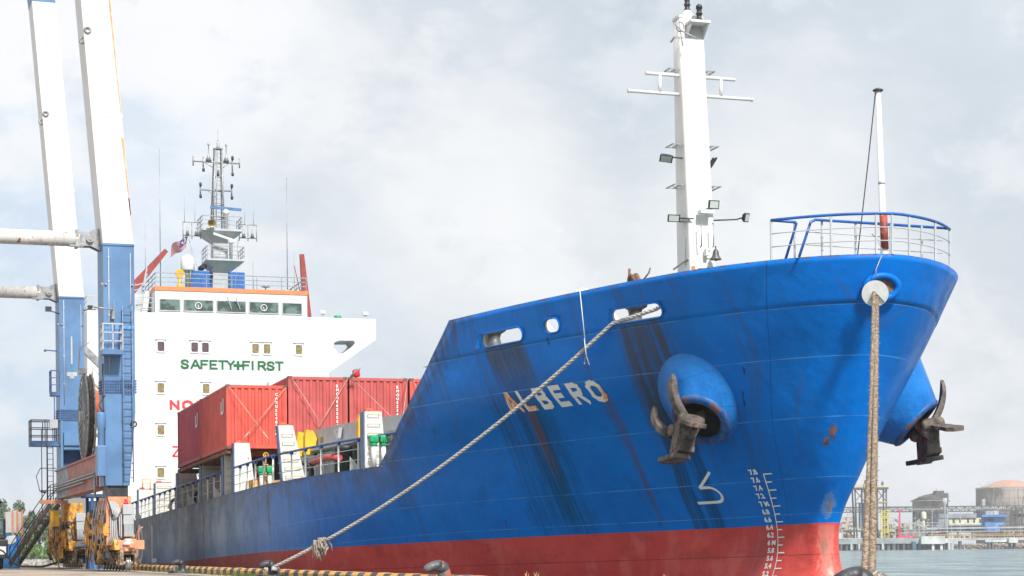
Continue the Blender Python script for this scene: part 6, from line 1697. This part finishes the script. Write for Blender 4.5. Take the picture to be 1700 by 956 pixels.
# yellow stair tower
F=Far('stair_tower',1470,1140,'yellow zigzag stair tower beside the dark loading tower','stairs')
b=MB()
for x in(1463,1469,1476): F.bar(b,x,893,x,847,.4)
for k in range(8): y=893-k*6; F.bar(b,1463,y,1476,y-6 if k%2 else y,.35); F.bar(b,1463,y-3,1476,y-3,.3)
for y in(851,858,866,879,882): F.bar(b,1462,y,1482,y,.35)
F.build(b,'stair_frame',FM['yellow'])
# red monitors
for px,y0,w_,d,lb in((1494,848,2.6,1140,'tall red monitor tower standing on the jetty'),(1562,876,1.2,1150,'short red monitor post near the end of the jetty')):
    F=Far('fire_monitor',px,d,lb,'fire monitor','red fire monitors'); b=MB()
    F.bar(b,px,893,px,y0,w_*F.k*.9); F.bar(b,px-w_,893,px-w_*.3,y0+8,w_*F.k*.4); F.build(b,'red_column',FM['red'])
    b=MB(); F.bar(b,px-w_*1.3,y0,px+w_*1.3,y0,w_*F.k*.7); F.bar(b,px-w_*.6,y0-3,px+.3,y0-1,w_*F.k*.5); F.build(b,'nozzle',FM['red'])
F=Far('red_deck_pipe',1505,1135,'low run of red piping on the jetty deck beside the red tower','pipes'); b=MB(); F.bar(b,1489,892,1522,892,.7); F.bar(b,1496,889.5,1516,889.5,.4); 
for x in(1500,1508,1519): F.bar(b,x,893,x,886,.5)
F.build(b,'red_pipe',FM['red'])
# jetty pipework
F=Far('jetty_pipework',1520,1145,'tangle of pale pipes and posts along the jetty deck','pipes'); b=MB(); random.seed(8)
for x in (1503,1511,1519,1527,1534,1541,1549,1558): F.bar(b,x,893,x,random.choice([866,868,874,862]),.32,random.random()*4)
for y in (868,873,879,884): F.bar(b,1498,y,1560,y,.32,1)
for k in range(26):
    x=1484+random.random()*80; y=893-random.random()*22; F.bar(b,x,y,x+random.uniform(3,12),y,.35,random.random()*5); F.bar(b,x,y,x,min(893,y+random.uniform(4,10)),.3,random.random()*5)
F.build(b,'pale_pipe',FM['pipe'])
b=MB()
for k in range(26):
    x=1447+random.random()*60; y=893-random.random()*12; F.box(b,x,x+random.uniform(1,4),y-random.uniform(1,4),y,2,6)
F.build(b,'deck_machinery',FM['steel'])
b=MB()
for k in range(22):
    x=1470+random.random()*70; y=893-random.random()*26; F.bar(b,x,y,x+random.uniform(2,10),y,.4,3)
F.build(b,'yellow_pipe',FM['yellow'])
F=Far('process_plant',1500,1215,'beige jumble of process pipework and low sheds behind the red monitor tower','plant')
random.seed(77); b=MB()
for k in range(9): x=1476+k*11+random.random()*5; F.box(b,x,x+random.uniform(5,11),random.uniform(866,882),893,0,7)
F.build(b,'shed_wall',fm('beige',(.42,.37,.30)))
b=MB()
for k in range(70):
    x=1474+random.random()*96; y=893-random.random()*36; F.bar(b,x,y,x+random.uniform(2,14),y,.4,-2+random.random()*2)
    if k%2: F.bar(b,x,y,x,min(893,y+random.uniform(5,18)),.4,-2)
F.build(b,'rack_pipe',FM['pipe'])
b=MB()
for k in range(30): x=1474+random.random()*96; y=893-random.random()*30; F.box(b,x,x+random.uniform(.8,2.5),y-random.uniform(1,4),y,-2,0)
F.build(b,'valve_gear',FM['steel'])
F=Far('process_plant',1650,1215,'low brown pipework and sheds below the big tank beside the blue building','plant')
b=MB()
for k in range(60):
    x=1622+random.random()*84; y=893-random.random()*40; F.bar(b,x,y,x+random.uniform(2,12),y,.4,random.random()*3)
    if k%2: F.bar(b,x,y,x,min(893,y+random.uniform(5,20)),.45,1)
F.build(b,'rack_pipe',FM['steel'])
b=MB()
for k in range(6): x=1668+k*7; F.box(b,x,x+5,random.uniform(868,880),893,3,8)
F.build(b,'shed_wall',FM['beige'])
# small silos
F=Far('white_silo',1534,1170,'small cream silo behind the jetty pipework','silo'); b=MB(); b.lathe([(4*F.k,F.Z(862)),(4.4*F.k,F.Z(861)),(4.4*F.k,F.Z(852)),(2*F.k,F.Z(849.5)),(.1,F.Z(849))],None,20); b.lathe([(1.5*F.k,F.Z(893)),(1.5*F.k,F.Z(862))],None,10); F.build(b,'silo_shell',FM['cream'])
F=Far('surge_vessel',1569,1160,'pale tapered vessel on a tall single leg above the pipe bridge','vessel'); b=MB(); b.lathe([(.8*F.k,F.Z(893)),(1.2*F.k,F.Z(845)),(1.5*F.k,F.Z(840)),(4*F.k,F.Z(836)),(4.1*F.k,F.Z(827)),(.1,F.Z(826.5))],None,20); F.bar(b,1573,893,1573,842,.5); F.build(b,'vessel_shell',FM['pipe'])
# pipe bridge
F=Far('pipe_bridge',1545,1230,'long grey truss bridge carrying pipes in front of the storage tanks','bridge')
b=MB()
for y in(841,849): F.bar(b,1392,y,1700,y,.6)
for y in(841.5,849): F.bar(b,1392,y,1700,y,.6,7)
x=1392;k=0
while x<1700: F.bar(b,x,849 if k%2 else 841,x+7,841 if k%2 else 849,.42); F.bar(b,x,841,x,849,.42); x+=7;k+=1
F.build(b,'truss',FM['steel'])
b=MB(); F.bar(b,1392,845,1700,845,1.0,3); F.bar(b,1560,843,1700,843,.9,3); F.build(b,'carried_pipe',FM['pipe'])
b=MB()
for x in(1470,1520,1622,1627,1683,1690):
    F.bar(b,x,893,x,849,.8,1); F.bar(b,x,893,x,849,.8,6)
for x in (1622,1683): F.bar(b,x,885,x+6,852,.5,1); F.bar(b,x,852,x+6,885,.5,1)
F.build(b,'trestle',FM['steel'])
# tanks
F=Far('storage_tank',1545,1330,'older grey storage tank with a low cone roof and cluttered top','tank','storage tanks')
r=31*F.k
b=MB(); b.lathe([(r*.94,-1),(r*.94,F.Z(833)),(r*1.05,F.Z(832.5)),(r*1.05,F.Z(831.3))],None,48,smooth=True); F.build(b,'tank_wall',FM['tank'])
b=MB(); b.lathe([(r*1.05,F.Z(831.3)),(r*.35,F.Z(822)),(.1,F.Z(820))],None,48); F.build(b,'cone_roof',FM['steel'])
b=MB(); F.box(b,1549,1572,819,830,-6,8); F.box(b,1552,1566,815,819,-4,4)
for k in range(26):
    x=1522+random.random()*50; y=829-max(0,(1-abs(x-1547)/28))*7; F.bar(b,x,y,x,y-random.uniform(1,3.5),.25,random.uniform(-6,3))
F.bar(b,1520,826,1572,824,.3,-8); F.bar(b,1555,815,1555,811,.3)
F.build(b,'roof_equipment',FM['steel'])
F=Far('storage_tank',1675,1330,'large round concrete tank with a salmon coloured dome roof','tank','storage tanks')
r=53*F.k
b=MB(); b.lathe([(r,-1),(r,F.Z(811.5)),(r*1.0,F.Z(811))],None,72); F.build(b,'tank_wall',FM['tank'])
b=MB(); pr=[]
for i in range(13):
    a=i/12; pr.append((r*.82*(1-a)+.05,F.Z(811-14.5*(1-(1-a)**2)))) 
b.lathe([(r*.83,F.Z(811.2))]+pr,None,72); F.build(b,'dome_roof',FM['dome'])
b=MB(); ring(b,Vector((0,0,F.Z(810))),Vector((0,0,1)),Vector((0,1,0)),r*1.005,r*1.005,.25,n=72,seg=5)
for k in range(26): x=1624+random.random()*22; F.bar(b,x,811,x,811-random.uniform(2,8)*(.4+(x-1624)/30),.3,-8+random.random()*6)
F.bar(b,1624,806,1646,803,.3,-6); F.bar(b,1624,812,1640,800,.3,-6); F.box(b,1622,1628,803,804,-5,-3); F.box(b,1621,1626,829,840,-18,-12)
F.build(b,'roof_equipment',FM['pipe'])
# buildings
F=Far('cream_building',1607,1200,'long cream building with small windows and grey roof behind the trestle','building')
b=MB(); F.box(b,1576,1636,860,870.5,0,14); F.build(b,'wall',FM['cream'])
b=MB(); F.box(b,1559,1622,852.5,859.8,-1,15); F.box(b,1558,1575,856,876,-.5,13); F.build(b,'roof',FM['roofgrey'])
b=MB(); F.box(b,1574,1637,870.6,873,-1,14); F.box(b,1582,1636,873,884,2,14); F.build(b,'ground_floor',FM['roofgrey'])
for x in(1582,1593,1606,1616,1626):
    b=MB(); F.box(b,x,x+3.2,861.5,868,-.1,.1); F.build(b,'window',FM['window'])
for x in(1586,1606):
    b=MB(); F.box(b,x,x+7,874.5,880,1.8,2.1); F.build(b,'window',FM['window'])
F=Far('blue_building',1652,1180,'blue control building with a flat overhanging roof and water tanks on top','building')
b=MB(); F.box(b,1636,1652.5,858,883,0,10); F.build(b,'wall',FM['blue'])
b=MB(); F.box(b,1652.6,1668,858,883,.2,10); F.build(b,'side_wall',FM['bluelight'])
b=MB(); F.box(b,1629,1671,854.5,858.2,-3,12); F.build(b,'roof',FM['blue'])
b=MB(); F.box(b,1639,1651,848,854.3,2,7); F.box(b,1652,1660,847.5,854.3,2,7); F.build(b,'roof_tank',FM['pipe'])
b=MB(); F.box(b,1639,1649,861,865,-.1,.1); F.build(b,'window',FM['window'])
b=MB(); F.bar(b,1656,882,1668,866,.5,-2); F.bar(b,1660,882,1671,867,.5,-2); F.build(b,'outside_stairs',FM['pipe'])
F=Far('pipe_rack',1692,1170,'dark steel pipe rack at the right edge beside the blue building','pipe rack')
b=MB()
for x in(1680,1688,1697,1706): F.bar(b,x,885,x,842,.8)
for y in(843,853,858,870,880): F.bar(b,1678,y,1708,y,.7)
for x in (1680,1688,1697): F.bar(b,x,858,x+8,843,.4); F.bar(b,x,880,x+8,860,.4)
F.box(b,1686,1706,853,858,1,5); F.build(b,'rack_frame',FM['steel'])
# trestle with pipelines
F=Far('pipe_trestle',1635,1120,'low pipeline trestle with a yellow railing running right over the water','trestle')
b=MB(); F.box(b,1566,1730,892.5,896.5,0,10); F.build(b,'trestle_deck',FM['pipe'])
b=MB(); F.bar(b,1541,876.5,1730,875.5,.9,4); F.bar(b,1541,882,1730,881.5,.4,3); F.build(b,'pipeline',FM['pipe'])
b=MB()
for x in range(1543,1730,5): F.bar(b,x,892.5,x,886.5,.3)
for y in(887,889.5): F.bar(b,1541,y,1730,y-.6,.45)
F.build(b,'yellow_railing',FM['orange'])
b=MB()
for x in range(1545,1730,24): F.bar(b,x,892,x,873.5,.8,4); F.box(b,x-3,x+3,886,888,2,5)
for k in range(40): x=1542+random.random()*180; F.box(b,x,x+random.uniform(.6,2.5),random.uniform(887,890),892.4,3,6)
F.build(b,'pipe_support',FM['steel'])
b=MB(); F.box(b,1636,1673,896.6,900,0,9); F.box(b,1673,1688,893.5,901.5,-3,6); F.build(b,'crosshead',FM['white'])
b=MB()
for x in(1641,1647,1676,1683): F.box(b,x,x+3,900,912,0,3)
F.build(b,'pile',FM['pile'])
PL=['thin grey lamp pole rising from the jetty left of the cream silo','thin grey lamp pole just right of the cream silo','thin grey lamp pole in front of the cream building','thin grey lamp pole near the end of the white jetty block']
for i,(x,y) in enumerate(((1526,862),(1548,847),(1595,843),(1580,872))):
    F=Far('lamp_pole',x,1130,PL[i],'lamp pole','lamp poles on the jetty'); b=MB(); F.bar(b,x,893,x,y,.32); F.bar(b,x,y,x+2,y-.3,.3); F.build(b,'pole',FM['pipe'])
# buildings glimpsed between bow and tower
F=Far('process_building',1402,1190,'pinkish plant building with pipework glimpsed right beside the bow','building')
b=MB(); F.box(b,1392,1419,858,884,0,8); F.build(b,'wall',FM['conc2'] if 'conc2' in FM else fm('conc2',(.50,.40,.34)))
b=MB()
for k in range(14): x=1396+random.random()*22; y=893-random.random()*50; F.bar(b,x,y,x+8,y,.5,-1); F.bar(b,x,y,x,y+8,.4,-1)
F.build(b,'pipework',FM['pipe'])
b=MB()
for k in range(8): x=1396+random.random()*20; F.box(b,x,x+4,885+random.random()*4,893,-2,0)
F.build(b,'red_machinery',FM['orange'])
# riprap
b=MB(); random.seed(12); a0=bearing(1578,1285)
for k in range(1500):
    px=1578+random.random()*150; d=1285-random.random()*9; p=bearing(px,d+random.random()*2); z=-2+ (d-1276)/9*-0+random.random()*3.2; s=random.uniform(.4,1.3)
    q=Euler((random.random()*3,random.random()*3,random.random()*3)).to_matrix(); b.box((p.x,p.y,z),(s,s*.8,s*.7),q)
tag(b.build('riprap',paint('rubble_stone',(.34,.27,.22),.9,.35,.3)),'bank of rubble stone under the pipeline trestle','rubble',kind='stuff')

# ------------------------------------------------------------------ trees on the left
def leafmat(name,c):
    m,t,bs=newmat(name); o=t.obj(); n=t.noise(o,.8,4,.6)
    t.put(bs.inputs['Base Color'],t.mix(t.ss(n,.35,.65),tuple(x*.6 for x in c),tuple(x*1.35 for x in c))); bs.inputs['Roughness'].default_value=.8; return m
LM=[leafmat('casuarina_foliage',(.12,.16,.10)),leafmat('broadleaf_foliage',(.07,.125,.04))]
BK=paint('tree_bark',(.16,.13,.10),.9,.3,1)
def tree(px,dist,top,wd,label,mat,seed,base=.05):
    random.seed(seed); p=bearing(px,dist); k=dist/3250; hz=921-.0089*(px+250); ht=(hz-top)*k+.8; w=wd*k/2
    t=empty('leafy_tree',(p.x,p.y,base),random.random()*6,None,label,'tree','trees behind the staircase')
    b=MB(); b.tube([(0,0,-.3),(.1,.1,ht*.4),(0,.2,ht*.8)],[ht*.03,ht*.02,ht*.006],8)
    cl=[]
    for i in range(15):
        z=ht*random.uniform(.28,.97); rr=w*math.sin(min(1,max(.12,(1.08-z/ht)*1.5))*1.45)*random.uniform(.35,1); a=random.random()*6.28; c=Vector((rr*math.cos(a),rr*math.sin(a),z)); cl.append(c)
        b.tube([(0,0,z*.62),c],[ht*.010,ht*.003],5)
    b.build('trunk',BK,t)
    f=MB()
    for c in cl:
        R_=w*random.uniform(.28,.5)
        for j in range(260):
            d=Vector((random.gauss(0,1),random.gauss(0,1),random.gauss(0,.8))).normalized()*R_*random.random()**.45
            q=c+d; s=random.uniform(.10,.24)*ht/10; e=Euler((random.random()*3,random.random()*3,random.random()*3)).to_matrix()
            f.add([q+e@Vector((-s,-s*.5,0)),q+e@Vector((s,-s*.5,0)),q+e@Vector((s*.5,s*.5,0)),q+e@Vector((-s*.6,s*.5,0))],[(0,1,2,3)])
    f.build('crown',mat,t,recalc=False)
tree(8,420,832,44,'airy tree crown farthest left, behind the dark machine',LM[0],31)
tree(38,400,834,42,'airy tree crown just left of the stair handrail',LM[0],32)
tree(66,410,828,40,'airy tree crown seen through the stair handrail',LM[0],33)
tree(92,430,838,40,'airy tree crown under the caged ladder beside the crane',LM[0],35)
tree(24,330,862,30,'low round tree behind the blue hopper',LM[1],36)
b=MB(); random.seed(40)
for k in range(9000):
    px=-60+random.random()*190; d=300+random.random()*70; p=bearing(px,d); h=(3.6 if px>55 else 2.4)*(.75+.25*math.sin(px*.16)+.12*math.sin(px*.5)); z=random.random()**.6*h; s=random.uniform(.12,.34)
    e=Euler((random.random()*3,random.random()*3,random.random()*3)).to_matrix(); q=Vector((p.x,p.y,z))
    b.add([q+e@Vector((-s,-s*.5,0)),q+e@Vector((s,-s*.5,0)),q+e@Vector((s*.5,s*.5,0)),q+e@Vector((-s*.6,s*.5,0))],[(0,1,2,3)])
tag(b.build('bushes',leafmat('bush_foliage',(.10,.17,.05)),recalc=False),'belt of bright green bushes beyond the quay under the stairs','bushes',kind='stuff')
b=MB(); random.seed(44)
for k in range(520):
    px=-20+random.random()*125; d=124+random.random()*10; p=bearing(px,d); s=random.uniform(.10,.36); q=Euler((random.random()*3,random.random()*3,random.random()*3)).to_matrix(); b.box((p.x,p.y,s*.3),(s*1.4,s,s*.8),q)
tag(b.build('rubble',M['concrete']),'row of broken stones behind the foot of the staircase','rubble',kind='stuff')

# ------------------------------------------------------------------ haze over the harbour
b=MB(); b.bx(-FAR-15,FAR+15,-75,FAR+15,-7,46)
hz=b.build('haze',None) if False else None
me=bpy.data.meshes.new('haze'); b2=bmesh.new(); me.from_pydata([tuple(v) for v in b.v],[],b.f); b2.from_mesh(me); bmesh.ops.recalc_face_normals(b2,faces=b2.faces); b2.to_mesh(me); b2.free()
hm=bpy.data.materials.new('harbour_haze'); hm.use_nodes=True; hn_=hm.node_tree; hn_.nodes.clear()
v=hn_.nodes.new('ShaderNodeVolumePrincipled'); v.inputs['Color'].default_value=(.88,.92,.97,1); v.inputs['Density'].default_value=.00021; v.inputs['Anisotropy'].default_value=.2
ou=hn_.nodes.new('ShaderNodeOutputMaterial'); hn_.links.new(v.outputs[0],ou.inputs['Volume']); me.materials.append(hm)
ho=bpy.data.objects.new('haze',me); col.objects.link(ho); tag(ho,'thin pale haze over the harbour','haze',kind='stuff')
